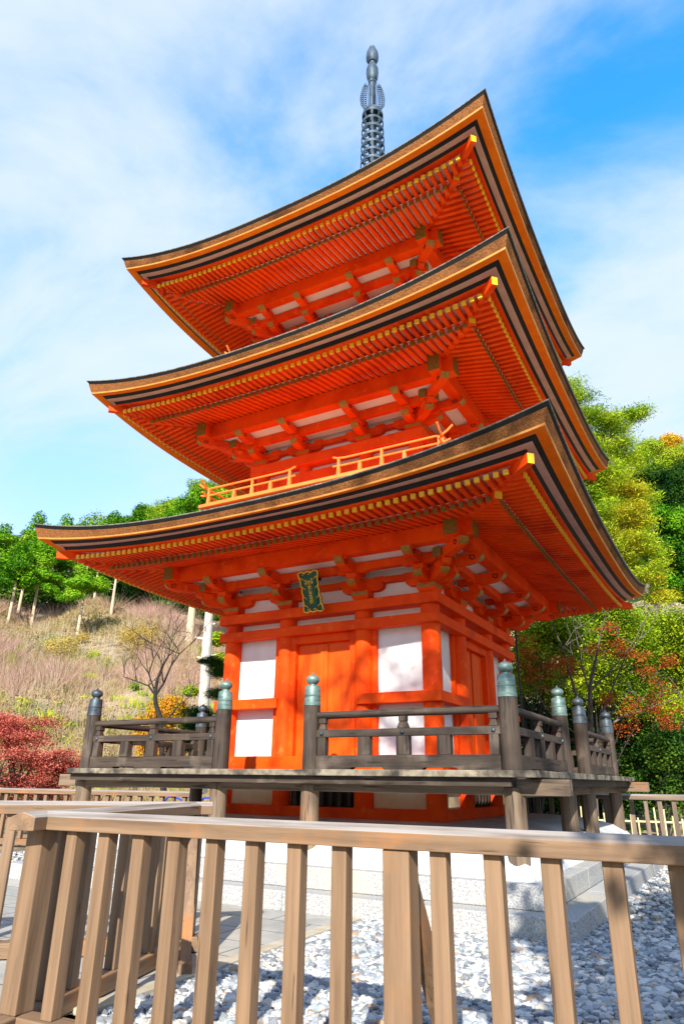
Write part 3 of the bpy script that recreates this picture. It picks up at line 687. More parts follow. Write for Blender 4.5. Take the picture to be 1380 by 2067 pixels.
for k in range(4):
    xa, xb = ((-3.045, 3.315), (-3.18, 3.18), (-3.315, 3.045), (-3.18, 3.18))[k]
    mb = MB().box(xa, xb, -3.315 if k != 3 else -3.045, -3.185 if k != 3 else -2.915, 1.283, 1.3465); mb.xf(rotk(k)); part('edge_board', mb, M['edge'], ve, bevel=0.006)
posts = []
for k in range(4):
    posts += [rotk(k)((VB, -VB, 0)), rotk(k)((VA, -VB, 0)), rotk(k)((-VA, -VB, 0))]
for i, (x, y, _) in enumerate(posts):
    part('stilt', MB().lathe((x, y, 0), [(.100, .37), (.104, .60), (.104, 1.19)], 20), M['lowz'], ve, smooth=True)
    po = part('post', MB().lathe((x, y, 0), [(.100, 1.344), (.097, 2.06)], 20), M['oldz'], ve, smooth=True)
    near = (y < -2.9 and x > -1) or (x > 2.9 and y < 0.0)
    cp = MB().lathe((x, y, 0), [(.098, 2.055), (.102, 2.056), (.102, 2.085), (.097, 2.09), (.095, 2.16), (.099, 2.165), (.099, 2.175), (.094, 2.18), (.090, 2.27), (.082, 2.285), (.05, 2.29), (.046, 2.305), (.06, 2.318), (.075, 2.335), (.082, 2.358), (.075, 2.388), (.055, 2.405), (.025, 2.418), (.012, 2.428), (.004, 2.448)], 24)
    part('post_cap', cp, M['patina' if near else 'darkbronze'], po, smooth=True)
def rail_run(p0, p1, d, nrm):
    """rail between two posts: p0,p1 ends; d direction axis letter"""
    a, b_ = Vector(p0), Vector(p1); t = (b_-a).normalized(); a2, b2 = a+t*.10, b_-t*.10; ln = (b2-a2).length
    n3 = Vector(nrm)
    v = lambda s_, z, o=0: tuple(a2+t*s_+n3*o+Vector((0, 0, z)))
    mb = MB().tube([v(-.02, 1.94), v(ln*.5, 1.945), v(ln+.02, 1.94)], .042, 14); part('top_rail', mb, M['old'+d], ve, smooth=True)
    mb = MB().beam(v(-.02, 1.736), v(ln+.02, 1.736), .075, .082); part('middle_rail', mb, M['old'+d], ve, bevel=0.006)
    # bottom board with two long notches cut in its lower edge
    pz = [(0, 1.50), (0, 1.346)]
    for f0, f1 in ((.20, .40), (.60, .80)):
        pz += [(f0*ln, 1.346), (f0*ln+.03, 1.372), (f1*ln-.03, 1.372), (f1*ln, 1.346)]
    pz += [(ln, 1.346), (ln, 1.50)]
    mb = MB().prism(pz, -.05, .05, lambda p, q, o: v(p, q, o)); part('bottom_rail', mb, M['old'+d], ve)
    for s_, full in ((.06, 1), (ln*.28, 0), (ln*.5, 1), (ln*.72, 0), (ln-.06, 1)):
        mb = MB().beam(v(s_, 1.501), v(s_, 1.694), .15 if 0.1 < s_ < ln-.1 else .10, .085, up=tuple(n3))
        if full:
            mb.beam(v(s_, 1.778), v(s_, 1.85), .13 if 0.1 < s_ < ln-.1 else .09, .08, up=tuple(n3), taper=.62)
            mb.beam(v(s_, 1.85), v(s_, 1.905), .085, .075, up=tuple(n3))
        part('baluster', mb, M['oldz'], ve, bevel=0.004)
        if full:
            st = v(s_, 1.736, .038)
            mb = MB().lathe((0, 0, 0), [(.026, 0), (.024, .008), (.014, .018), (.003, .022)], 12)
            q = Vector((0, 0, 1)).rotation_difference(n3); mb.xf(lambda p: tuple(q@Vector(p)+Vector(st)))
            part('rail_stud', mb, M['darkbronze'], ve, smooth=True)
for k in range(4):
    r = rotk(k); d = 'x' if k % 2 == 0 else 'y'; nr = r((0, -1, 0))
    rail_run(r((-VB, -VB, 0)), r((-VA, -VB, 0)), d, nr); rail_run(r((VA, -VB, 0)), r((VB, -VB, 0)), d, nr)

# ================================================================== FENCES
def fence(name, label, p0, p1, posts_at, n_slats=None, sp=.226, H=1.03, mk='fen', off=0.0, braces=(), stub0=0, stub1=0, sw=.072, skip=None, zsill=.12):
    p0, p1 = Vector((*p0, 0)), Vector((*p1, 0)); d = p1-p0; ln = d.length
    t = thing(name, label, 'fence', p0, math.atan2(d.y, d.x))
    # local: x along, y back
    hw = .075; rp = [(-hw, H-.062), (hw, H-.062), (hw, H+.004), (0.0, H+.030), (-hw, H+.004)]
    part('top_rail', MB().prism(rp, -stub0, ln+stub1, lambda p, q, s_: (s_, p, q), 0, {2: 1, 3: 1}), [M[mk+'x'], M['bleach_sheen']], t, bevel=0.004)
    part('bottom_rail', MB().box(-stub0, ln+stub1, -.06, .06, .02, zsill), M[mk+'x'], t, bevel=0.006)
    for s_ in posts_at:
        mb = MB().box(s_-.06, s_+.06, -.06, .06, zsill, H-.063); part('post', mb, M[mk+'z'], t, bevel=0.006)
        if s_ in braces:
            mb = MB().beam((s_+.0, .07, H-.20), (s_+.0, .62, .06), .09, .07, up=(1, 0, 0)); part('brace', mb, M[mk+'z'], t)
            mb = MB().box(s_-.045, s_+.045, .062, .75, .0, .09); part('brace_foot', mb, M[mk+'y'], t)
    sl = MB().box(-sw/2, sw/2, -sw/2, sw/2, zsill+.001, H-.063).mesh('slat', M[mk+'z']); k = 0
    s_ = off
    while s_ < ln-.03:
        if all(abs(s_-q) > .10 for q in posts_at):
            o = part('slat', sl, None, t, bevel=0.004); o.location = (s_, 0, 0); o.rotation_euler = (0, 0, random.Random(k).uniform(-.02, .02))
        k += 1; s_ += sp
    return t
K = (1.60, -7.33)
dA = Vector((.998, .063)).normalized()
pA = lambda s_: (K[0]+dA.x*s_, K[1]+dA.y*s_)
fence('wooden_fence', 'brown slatted fence nearest the viewer, crossing the bottom of the photo', pA(0), pA(5.2), [0, 2.10, 4.36], off=.243, braces=(2.10, 4.36), stub1=0.0)
EB = (1.09, -5.48)
dB = (Vector(EB)-Vector(K)).normalized()
fence('wooden_fence', 'short brown slatted fence running back toward the pagoda from the front corner post', (K[0]-dB.x*.20, K[1]-dB.y*.20), EB, [2.12], off=.42, mk='fen', braces=())
CL = (EB[0]-6.2*.74, EB[1]-6.2*.67)
fence('wooden_fence', 'brown slatted fence leading from a braced post off to the left edge', (EB[0]+.14*.74, EB[1]+.14*.67), CL, [.14, 2.2, 4.4], off=.37, braces=(.14,))
a0, a1 = atz(1420, 1606, 1.05), atz(1205, 1601.5, 1.06)
RB0, RB1 = (4.6, 3.6), (-6.0, 9.5)
aa = atd(1400, 1606, 11.6); bb = atd(1040, 1600, 12.6)
fence('wooden_fence', 'grey brown slatted fence in shade behind the right side of the veranda', (aa[0]+(aa[0]-bb[0])*.3, aa[1]+(aa[1]-bb[1])*.3), (bb[0], bb[1]), [.6, 2.3, 4.0], off=.1, sp=.225, mk='dfen', H=1.05)
fence('wooden_fence', 'brown slatted fence behind the left side of the veranda, below the red maple', (-11.5, -1.45), (-3.75, .25), [1.7, 3.6, 5.4], off=.1, sp=.23, mk='fen', H=.985)
# bamboo sticks behind the right fence
bf = thing('bamboo_fence', 'thin bamboo stake fence behind the shaded right hand fence', 'bamboo fence', (0, 0, 0))
A2, B2 = atd(1400, 1660, 13.2), atd(1130, 1660, 14.0); A2[2] = B2[2] = .55
part('bamboo_pole', MB().tube([A2, B2], .02, 8), M['bamboo'], bf)
for i in range(16):
    q = A2+(B2-A2)*(i+.3)/16; part('bamboo_stake', MB().tube([(q[0], q[1]-.03, -.02), (q[0]+.02*math.sin(i*3), q[1]-.03, .72+.1*math.sin(i*5))], .016, 7), M['bamboo'], bf)
# coiled blue hose behind the left fence
hs = MB()
for c_ in (0, 1, 2): hs.tube([(-4.9+.45*c_+.33*math.cos(t), 0.9+.06*math.sin(t*3), .62+.28*math.sin(t)) for t in np.linspace(0, 6.28, 24)], .018, 6)
tag(part('hose', hs, M['blue']), 'blue hose coiled behind the left slatted fence', 'hose')

# ================================================================== TREES
def leaves(name, blobs, n_, L_, asp, m, seed=0, up=.5, shell=.5, jit=.5, droop=0, soft=.10):
    rg = np.random.default_rng(seed); B = np.array(blobs, float)
    w = (B[:, 3]*B[:, 4]*B[:, 5])**(2/3); idx = rg.choice(len(B), n_, p=w/w.sum())
    d = rg.normal(size=(n_, 3)); d /= np.linalg.norm(d, axis=1)[:, None]
    rad = shell+(1-shell)*rg.random(n_)**.6; rad *= 1+.18*np.sin(d[:, 0]*5+idx)*np.sin(d[:, 1]*6+idx*2)*np.cos(d[:, 2]*4)
    p = B[idx, :3]+d*rad[:, None]*B[idx, 3:6]
    p = p+rg.normal(size=(n_, 3))*B[idx, 3:6]*soft
    nr = d+np.array([0, 0, up])+rg.normal(size=(n_, 3))*jit; nr /= np.linalg.norm(nr, axis=1)[:, None]
    a = np.cross(nr, rg.normal(size=(n_, 3))); a /= np.linalg.norm(a, axis=1)[:, None]
    if droop: a = a*(1-droop)+np.array([0, 0, -1])*droop; a /= np.linalg.norm(a, axis=1)[:, None]
    b_ = np.cross(nr, a); ln = L_*rg.uniform(.6, 1.3, n_)[:, None]
    V = np.stack([p-a*ln*.5, p+b_*ln*asp*.5, p+a*ln*.5, p-b_*ln*asp*.5], 1).reshape(-1, 3)
    me_ = bpy.data.meshes.new(name); me_.vertices.add(len(V)); me_.vertices.foreach_set('co', V.ravel())
    me_.loops.add(n_*4); me_.loops.foreach_set('vertex_index', np.arange(n_*4, dtype=np.int32)); me_.polygons.add(n_)
    me_.polygons.foreach_set('loop_start', np.arange(0, n_*4, 4, dtype=np.int32)); me_.materials.append(m); me_.update(); me_.validate()
    return me_
def branchy(mb, p, d, ln, r, depth, rg, spread=.6, up=.25, n=3, mi=0, minr=.004):
    p = Vector(p); d = Vector(d).normalized(); pts = [p]; q = p
    for i in range(4):
        d = (d+Vector(rg.normal(size=3))*.12+Vector((0, 0, up*.1))).normalized(); q = q+d*ln/4; pts.append(q)
    mb.tube(pts, [max(minr, r*(1-.13*i)) for i in range(5)], 7 if r > .02 else 4, mi, cap=False)
    if depth == 0: return
    for i in range(n):
        nd = (d+Vector(rg.normal(size=3))*spread+Vector((0, 0, up))).normalized(); st = pts[2+int(rg.integers(0, 3))] if i else pts[-1]
        branchy(mb, st, nd, ln*rg.uniform(.6, .85), r*.55, depth-1, rg, spread, up, n, mi, minr)
LM = {
 'ridge': leafmat('broadleaf canopy', [(.045, .13, .008), (.14, .27, .012), (.26, .40, .02), (.42, .46, .04)], nsc=.25),
 'cedar': leafmat('cedar foliage', [(.022, .09, .008), (.08, .24, .010), (.18, .39, .015), (.30, .48, .03)], nsc=.5),
 'pine': leafmat('yellowing pine needles', [(.07, .17, .012), (.22, .38, .02), (.40, .54, .03), (.54, .58, .04), (.62, .40, .03)], nsc=.45),
 'dpine': leafmat('dark pine needles', [(.008, .04, .010), (.02, .085, .018), (.045, .14, .022)], nsc=1.2),
 'dark': leafmat('dark evergreen leaves', [(.008, .03, .008), (.02, .07, .012), (.06, .14, .018), (.12, .20, .02)], nsc=.7),
 'lime': leafmat('yellow green leaves', [(.06, .14, .008), (.19, .30, .012), (.36, .44, .02), (.54, .50, .03)], nsc=.8),
 'maple': leafmat('red maple leaves', [(.26, .04, .03), (.50, .12, .085), (.62, .20, .14), (.60, .28, .13)], nsc=1.4),
 'rust': leafmat('rusty maple leaves', [(.18, .03, .01), (.40, .09, .02), (.55, .18, .04)], nsc=1.5),
 'gold': leafmat('golden leaves', [(.38, .22, .015), (.60, .38, .02), (.72, .48, .04)], nsc=1.0),
 'orange': leafmat('orange yellow shrub leaves', [(.25, .24, .02), (.55, .38, .02), (.65, .20, .03), (.55, .46, .03)], nsc=1.6),
 'grass': leafmat('dry grass blades', [(.13, .11, .035), (.28, .21, .09), (.42, .32, .17), (.36, .24, .15), (.24, .25, .06)], nsc=.2, trans=.2),
 'under': leafmat('mixed undergrowth', [(.10, .09, .02), (.22, .24, .04), (.38, .30, .10), (.46, .26, .14), (.30, .36, .04)], nsc=.22),
 'tan': leafmat('tawny yellow leaves', [(.26, .17, .03), (.44, .30, .06), (.56, .40, .10), (.44, .36, .12)], nsc=.5),
 'stem': leafmat('pale dry stems', [(.34, .27, .18), (.46, .38, .27), (.16, .12, .08)], nsc=.3, trans=.1),
 'pink': leafmat('bare pinkish twigs', [(.20, .13, .09), (.40, .26, .19), (.47, .28, .23), (.40, .28, .18)], nsc=.15, trans=.2),
}
def scatter(name, centres, sig, n_, L_, asp, m, seed=0, flat=.35):
    rg = np.random.default_rng(seed); Cn = np.array(centres, float); idx = rg.integers(0, len(Cn), n_)
    p = Cn[idx]+rg.normal(size=(n_, 3))*np.array([1, 1, flat])*np.asarray(sig)
    nr = np.array([0, -.2, 1.0])+rg.normal(size=(n_, 3))*.6; nr /= np.linalg.norm(nr, axis=1)[:, None]
    a = np.cross(nr, rg.normal(size=(n_, 3))); a /= np.linalg.norm(a, axis=1)[:, None]; b_ = np.cross(nr, a); ln = L_*rg.uniform(.6, 1.3, n_)[:, None]
    V = np.stack([p-a*ln*.5, p+b_*ln*asp*.5, p+a*ln*.5, p-b_*ln*asp*.5], 1).reshape(-1, 3)
    me_ = bpy.data.meshes.new(name); me_.vertices.add(len(V)); me_.vertices.foreach_set('co', V.ravel())
    me_.loops.add(n_*4); me_.loops.foreach_set('vertex_index', np.arange(n_*4, dtype=np.int32)); me_.polygons.add(n_)
    me_.polygons.foreach_set('loop_start', np.arange(0, n_*4, 4, dtype=np.int32)); me_.materials.append(m); me_.update(); me_.validate()
    return me_
def tree(name, label, cat, pos, blobs, n_, L_, asp, lm, seed=0, group=None, trunk=None, tm='trunk', up=.5, shell=.5, droop=0, crown='crown', soft=.1):
    """blobs are relative to pos; trunk = list of (points, radii)"""
    t = thing(name, label, cat, tuple(pos), 0, group)
    part(crown, leaves(name, blobs, n_, L_, asp, LM[lm], seed, up, shell, droop=droop, soft=soft), None, t)
    if trunk:
        mb = MB()
        for pts, rad in trunk: mb.tube(pts, rad, 9)
        part('trunk', mb, M[tm], t, smooth=True)
    return t
def pixblobs(base, lst, D):                               # crown lobes measured off the photograph, given depth and real size
    o = []
    for (px, py, rp, *r) in lst:
        dd = D+(r[0] if r else 0); P = atd(px, py, dd)-np.array(base); q = rp*dd/1376; sq = r[1] if len(r) > 1 else .7
        o.append((*P, q, q, q*sq))
    return o
def gpos(px, D, z=None):
    P = atd(px, 1570, D); return (P[0], P[1], ground_at(P[0], P[1]) if z is None else z)

# --- wooded hilltop (individual crowns, shared meshes)
def lobes(rg, R0, n_, h, spread=.75):
    o = [(0, 0, h, R0*.8, R0*.8, R0*.7)]
    for i in range(n_):
        a = rg.uniform(0, 6.28); q = R0*rg.uniform(.4, spread); o.append((q*math.cos(a), q*math.sin(a), h+R0*rg.uniform(-.45, .55), R0*rg.uniform(.3, .5), R0*rg.uniform(.3, .5), R0*rg.uniform(.25, .4)))
    return o
rg = np.random.default_rng(11); protos = []
for i in range(4):
    nme = 'hill_tree'
    protos.append(tree(nme, 'rounded broadleaf tree in the wood covering the hilltop', 'tree', (0, 0, 0), lobes(rg, 3.6, 17, 5.5), 6500, .30, .75, 'ridge', i, 'trees of the hilltop wood', [([(0, 0, -1), (0, 0, 4)], [.3, .2])]))
first = [True]*4; cnt = 0
for az in np.arange(-62, 12, 1.35):
    for j, r in enumerate((96, 114, 132, 150, 166)):
        a = R_(az+rg.uniform(-.7, .7)+(.65 if j % 2 else 0)); r2 = r+rg.uniform(-6, 6)
        if -36 < az < -12: continue                       # wholly behind the pagoda
        x, y = GO[0]+r2*math.sin(a), GO[1]+r2*math.cos(a); k = int(rg.integers(0, 4))
        o = protos[k] if first[k] else copy_tree(protos[k]); first[k] = False
        o.location = (x, y, ground_at(x, y)-.5); o.rotation_euler = (0, 0, rg.uniform(0, 6.28)); s_ = rg.uniform(.75, 1.3)*(.72 if az < -52 else 1); o.scale = (s_, s_, s_*rg.uniform(.9, 1.2)); cnt += 1
# --- front row of cedars with bare pale trunks
cp_ = []
for i in range(3):
    bl = [(0, 0, 6.6, 1.5, 1.5, 1.1), (0, 0, 8.6, 1.2, 1.2, 1.3), (0, 0, 10.2, .7, .7, 1.0)]
    for q in range(13):
        a = rg.uniform(0, 6.28); zz = rg.uniform(4.6, 9.4); d_ = (1.0-.09*(zz-4.6))*1.7; bl.append((d_*math.cos(a), d_*math.sin(a), zz, .95, .95, .55))
    tr = [([(0, 0, -.5), (.05, 0, 4), (0, .05, 10)], [.17, .13, .04])]
    for q in range(5):
        a = rg.uniform(0, 6.28); zz = rg.uniform(3.0, 7); tr.append(([(0, 0, zz), (1.1*math.cos(a), 1.1*math.sin(a), zz+.35)], [.04, .015]))
    cp_.append(tree('cedar_tree', 'cedar with pale bare lower trunk in the row at the edge of the wood', 'tree', (0, 0, 0), bl, 8500, .27, .5, 'cedar', 30+i, 'cedars at the edge of the wood', tr, 'cedarbark'))
spots = [(15, 1262, 1), (35, 1245, 1), (62, 1268, 1.05), (95, 1215, .9), (128, 1208, .9), (155, 1288, 1.1), (190, 1212, .9), (224, 1240, 1), (243, 1228, 1), (275, 1215, .9), (310, 1205, .95), (345, 1200, .9), (385, 1200, .95), (-20, 1225, 1), (430, 1195, 1.0), (110, 1200, 1.0), (210, 1195, 1.05), (260, 1190, 1.1), (50, 1205, 1.05), (330, 1188, 1.1)]
for i, (px, py, s_) in enumerate(spots):
    P = hillhit(px, py); k = i % 3
    o = cp_[k] if i < 3 else copy_tree(cp_[k]); o.location = (P[0], P[1], ground_at(P[0], P[1])); o.rotation_euler = (0, 0, i*1.7); q = s_*np.hypot(P[0]-5, P[1]+10)/80*.92
    o.scale = (q*1.15, q*1.15, q*.92)
# dark thicket behind the cedars
th = []
for az in np.arange(-60, -36, .8):
    a = R_(az); r = 82+rg.uniform(-2, 5); x, y = GO[0]+r*math.sin(a), GO[1]+r*math.cos(a); th.append((x, y, ground_at(x, y)+1.5, 2.0, 2.0, 2.6))
o = part('thicket', leaves('thicket', th, 26000, .45, .6, LM['dark'], 5), None, kind='stuff'); o['label'] = 'dark undergrowth inside the wood above the dry slope'
# big near cedar on the skyline left of the second storey
P = hillhit(395, 1090); P = atd(400, 1100, 62); gz = ground_at(P[0], P[1]); hh = atd(400, 955, 62)[2]-gz
bl = [(0, 0, hh*.55, 3.2, 3.2, 3.2)]
for q in range(26):
    a = rg.uniform(0, 6.28); zz = rg.uniform(.3, .97); d_ = 3.3*(1.08-zz)**.6*1.15; bl.append((d_*math.cos(a), d_*math.sin(a), hh*zz, 1.15, 1.15, .8))
tree('cedar_tree', 'bushy bright green cedar on the skyline left of the upper orange balcony rail', 'tree', (P[0], P[1], gz), bl, 32000, .26, .4, 'cedar', 77, None, [([(0, 0, -.5), (0, 0, hh*.95)], [.4, .05])], 'cedarbark')

# --- dry slope: grass, bare pinkish shrubs, yellow bushes
def strawmesh(name, n_, m, h0, h1, w, r0, r1, a0, a1, seed, lean=.35, fan=1, rpow=1.0):
    rg2 = np.random.default_rng(seed); a = np.radians(rg2.uniform(a0, a1, n_)); r = r0+(r1-r0)*rg2.random(n_)**rpow
    x = GO[0]+r*np.sin(a); y = GO[1]+r*np.cos(a); z = hz(a, r)-.05
    base_ = np.repeat(np.stack([x, y, z], 1), fan, 0); k_ = len(base_)
    h = rg2.uniform(h0, h1, k_)*np.repeat(.6+.4*r/r1, fan); l_ = rg2.normal(size=(k_, 2))*lean
    top_ = base_+np.stack([l_[:, 0]*h, l_[:, 1]*h, h], 1)
    ww = w*np.repeat(.5+r/r1, fan); s3 = np.stack([np.cos(np.repeat(a, fan)), -np.sin(np.repeat(a, fan)), np.zeros(k_)], 1)*ww[:, None]
    V = np.stack([base_-s3, base_+s3, top_], 1).reshape(-1, 3)
    me_ = bpy.data.meshes.new(name); me_.vertices.add(len(V)); me_.vertices.foreach_set('co', V.ravel()); me_.loops.add(k_*3)
    me_.loops.foreach_set('vertex_index', np.arange(k_*3, dtype=np.int32)); me_.polygons.add(k_); me_.polygons.foreach_set('loop_start', np.arange(0, k_*3, 3, dtype=np.int32))
    me_.materials.append(m); me_.update(); me_.validate(); o_ = part(name, me_, None, kind='stuff'); return o_
def tufts(name, n_, fan, m, h0, h1, spread, w, r0, r1, seed, rpow=1.0, dens=None):
    rg2 = np.random.default_rng(seed); a = np.radians(rg2.uniform(-64, -35, n_)); r = r0+(r1-r0)*rg2.random(n_)**rpow
    x = GO[0]+r*np.sin(a); y = GO[1]+r*np.cos(a)
    if dens:                                             # patchy growth
        keep = (np.sin(x*dens+1.3)+np.sin(y*dens*1.3+x*.21)+np.sin((x-y)*dens*.6)) > -.5; x, y, r, a = x[keep], y[keep], r[keep], a[keep]
    k_ = len(x); z = hz(a, r)-.05; h = rg2.uniform(h0, h1, k_)
    X = np.repeat(np.stack([x, y, z], 1), fan, 0); H = np.repeat(h, fan)*rg2.uniform(.55, 1.05, k_*fan); an = rg2.uniform(0, 6.283, k_*fan); sp_ = spread*H*rg2.random(k_*fan)**.7
    X = X+np.stack([np.cos(an), np.sin(an), an*0], 1)*(.12*np.repeat(h, fan))[:, None]
    T = X+np.stack([np.cos(an)*sp_, np.sin(an)*sp_, H], 1)
    A = np.repeat(a, fan); s3 = np.stack([np.cos(A), -np.sin(A), A*0], 1)*(w*(.4+np.repeat(r, fan)/60))[:, None]
    V = np.stack([X-s3, X+s3, T], 1).reshape(-1, 3); q = k_*fan
    me_ = bpy.data.meshes.new(name); me_.vertices.add(len(V)); me_.vertices.foreach_set('co', V.ravel()); me_.loops.add(q*3)
    me_.loops.foreach_set('vertex_index', np.arange(q*3, dtype=np.int32)); me_.polygons.add(q); me_.polygons.foreach_set('loop_start', np.arange(0, q*3, 3, dtype=np.int32))
    me_.materials.append(m); me_.update(); me_.validate(); return part(name, me_, None, kind='stuff')
tufts('dry_grass', 10000, 11, LM['grass'], .25, .8, 1.0, .026, 25, 81, 1, dens=.35)['label'] = 'tufted dry grass on the slope below the wood'
tufts('bare_shrubs', 420, 60, LM['pink'], 1.0, 2.4, 1.35, .012, 36, 79, 2, .7, dens=.19)['label'] = 'bare pinkish shrubs spread over the upper dry slope'
tufts('dry_stems', 1300, 3, LM['stem'], .8, 2.4, .3, .011, 27, 70, 6)['label'] = 'thin pale stems standing in the dry grass'
tufts('green_tufts', 420, 26, LM['lime'], .3, .8, .9, .05, 26, 66, 7, dens=.5)['label'] = 'scattered low green weeds on the dry slope'
_r = np.random.default_rng(44); _c = []
for _k in range(900):
    a = np.radians(_r.uniform(-62, -35)); r = 27+52*_r.random()**.9; x, y = GO[0]+r*np.sin(a), GO[1]+r*np.cos(a)
    if math.sin(x*.31+2)+math.sin(y*.27)+_r.normal()*.4 < .2: continue
    z = ground_at(x, y)
    for _q in range(3): _c.append((x+_r.normal()*.5, y+_r.normal()*.5, z+.15+_r.random()*.9))
part('undergrowth', scatter('undergrowth', _c, .32, 26000, .14, .6, LM['under'], 44, .6), None, kind='stuff')['label'] = 'mixed olive and russet undergrowth on the dry slope'
for (px, py, rp, s_, lab) in ((120, 1315, 42, 0, 'yellowish bush high on the dry slope, left of the bare black tree'), (275, 1300, 52, 1, 'yellowish bush on the dry slope behind the twigs of the bare black tree'), (470/2.9+2, 1292, 16, 2, 'small yellowish bush at the foot of a pale cedar trunk')):
    P = hillhit(px, py+rp*.6); D_ = float((P-CAM)@FW); q = rp*D_/1376
    tree('yellow_bush', lab, 'bush', (P[0], P[1], ground_at(P[0], P[1])), [(0, 0, q*.7, q, q, q*.6), (q*.5, 0, q, q*.5, q*.5, q*.4), (-q*.5, 0, q*.9, q*.5, q*.5, q*.4)], int(3600*rp/45), .12, .6, 'tan', 50+s_, None, [([(0, 0, -.3), (0, 0, q)], [.06, .02])], 'twig', shell=.25)
for (px, py, rp, s_) in ((45, 1432, 20, 0), (170, 1420, 16, 1), (140, 1480, 22, 2), (275, 1395, 14, 3), (60, 1350, 14, 4)):
    P = hillhit(px, py); D_ = float((P-CAM)@FW); q = rp*D_/1376
    tree('low_bush', ('low green bush on the dry slope just above the red maple', 'small green bush midway up the dry slope', 'green bush low on the dry slope beside the veranda post', 'small yellowish bush above the bare black tree', 'small green bush at the left edge of the dry slope')[s_], 'bush', (P[0], P[1], ground_at(P[0], P[1])), [(0, 0, q*.5, q, q, q*.5)], 700, .16, .6, 'lime', 60+s_, None, [([(0, 0, -.3), (0, 0, q*.6)], [.04, .02])], 'twig', shell=.2)

# --- red maple at the left edge
b0_ = gpos(40, 16)
lst = [(20, 1480, 40, 0, .35), (80, 1475, 38, .5, .3), (-20, 1500, 50, 0, .4), (60, 1520, 55, -.3, .4), (120, 1535, 45, 0, .4), (30, 1560, 55, .3, .4), (95, 1570, 60, -.4, .4), (150, 1560, 30, 0, .4), (-10, 1590, 60, 0, .4), (60, 1610, 70, 0, .4), (10, 1462, 26, .3, .3), (130, 1600, 45, 0, .4)]
mb = MB(); rg3 = np.random.default_rng(3)
branchy(mb, (0, 0, 0), (0, 0, 1), .7, .09, 4, rg3, .7, .12, 3)
t = thing('maple_tree', 'red leaved maple in front of the dry slope at the left edge', 'tree', b0_)
rr_ = np.random.default_rng(8); cs = []
for (x, y, z, rx, _, rz) in pixblobs(b0_, lst, 16):
    for _k in range(9): cs.append((x+rr_.normal()*rx*.55, y+rr_.normal()*rx*.5, z+rr_.normal()*rx*.28))
part('crown', scatter('crown', cs, .2, 52000, .042, .75, LM['maple'], 8, .3), None, t)
for c_ in cs[::3]: mb.tube([(c_[0]*.35, c_[1]*.35, c_[2]*.6), (c_[0]*.8, c_[1]*.8, c_[2]*.9-.05), c_], [.02, .012, .004], 5)
part('trunk', mb, M['twig'], t)
# --- bare black tree, yellow shrub, pale dead trunk, dark pines left of the body
b0_ = gpos(328, 15.5); mb = MB(); P = lambda px, py, dd=0: tuple(atd(px, py, 15.5+dd)-np.array(b0_))
mb.tube([P(330, 1600), P(324, 1450), P(314, 1420), P(313, 1395)], [.08, .06, .05, .042], 8)
def limb(pts, r0, seed, depth=2, ln=.5):
    mb.tube([P(*p) for p in pts], list(np.linspace(r0, .008, len(pts))), 7); r_ = np.random.default_rng(seed)
    for p in pts[1:]:
        for _ in range(2): branchy(mb, P(*p), (r_.normal()*.6, r_.normal()*.4, .7), ln, .012, depth, r_, .6, .25, 2, 0, .0035)
limb([(313, 1398), (318, 1370), (328, 1345), (340, 1325), (356, 1307)], .04, 1)
limb([(315, 1402), (330, 1380), (345, 1345), (362, 1320), (385, 1300)], .032, 2)
limb([(314, 1405), (300, 1385), (275, 1375), (250, 1367)], .026, 3, 1, .35)
limb([(340, 1450), (360, 1425), (385, 1405)], .02, 4, 1, .4)
limb([(313, 1398), (300, 1360), (310, 1330), (305, 1300)], .02, 5, 2, .5)
tag(part('bare_tree', mb, M['twig']), 'leafless black tree behind the left veranda rail', 'tree').location = b0_
b0_ = gpos(335, 17.5)
tree('yellow_shrub', 'yellow and orange shrub behind the bare black tree', 'shrub', b0_, pixblobs(b0_, [(335, 1440, 45), (310, 1470, 40), (350, 1425, 30), (290, 1460, 25), (330, 1500, 60)], 17.5), 18000, .06, .7, 'orange', 12, None, [([(0, 0, 0), (0, 0, 1)], [.04, .02])], 'twig', shell=.2)
b0_ = gpos(405, 18.5)
P = lambda px, py: np.array(atd(px, py, 18.5))-np.array(b0_)
mb = MB().tube([P(405, 1600), P(408, 1480), P(413, 1390), P(418, 1300), P(424, 1215)], [.17, .16, .14, .13, .11], 12)
for (px, py, ex) in ((416, 1290, -22), (414, 1330, -16), (418, 1325, 18), (420, 1262, 14)): mb.tube([P(px, py), P(px+ex, py-3)], [.035, .02], 6)
tag(part('dead_trunk', mb, M['palebark'], smooth=True), 'tall pale dead trunk with broken branch stubs left of the pagoda wall', 'dead tree').location = b0_
b0_ = gpos(430, 14)
tree('pine_tree', 'dark green cloud pruned pine between the dead trunk and the pagoda', 'tree', b0_, pixblobs(b0_, [(430, 1335, 26, 0, .45), (445, 1355, 30, .3, .5), (410, 1335, 12, 0, .4), (400, 1440, 36, 0, .45), (440, 1400, 28, 0, .5), (425, 1460, 45, 0, .5), (390, 1465, 30, 0, .4), (440, 1500, 50, 0, .5), (395, 1500, 40, 0, .5)], 14), 22000, .10, .10, 'dpine', 15, None, [([(0, 0, 0), (.1, 0, 1.2), (0, 0, 2.6)], [.1, .08, .04])], 'trunk', shell=.2)
b0_ = gpos(440, 22)
tree('yellow_shrub', 'yellow green shrub showing behind the pale dead trunk', 'shrub', b0_, pixblobs(b0_, [(438, 1290, 20), (440, 1335, 25), (385, 1395, 16), (436, 1240, 18)], 22), 7000, .075, .7, 'lime', 16, None, [([(0, 0, 0), (0, 0, 3)], [.05, .03])], 'twig', shell=.2)

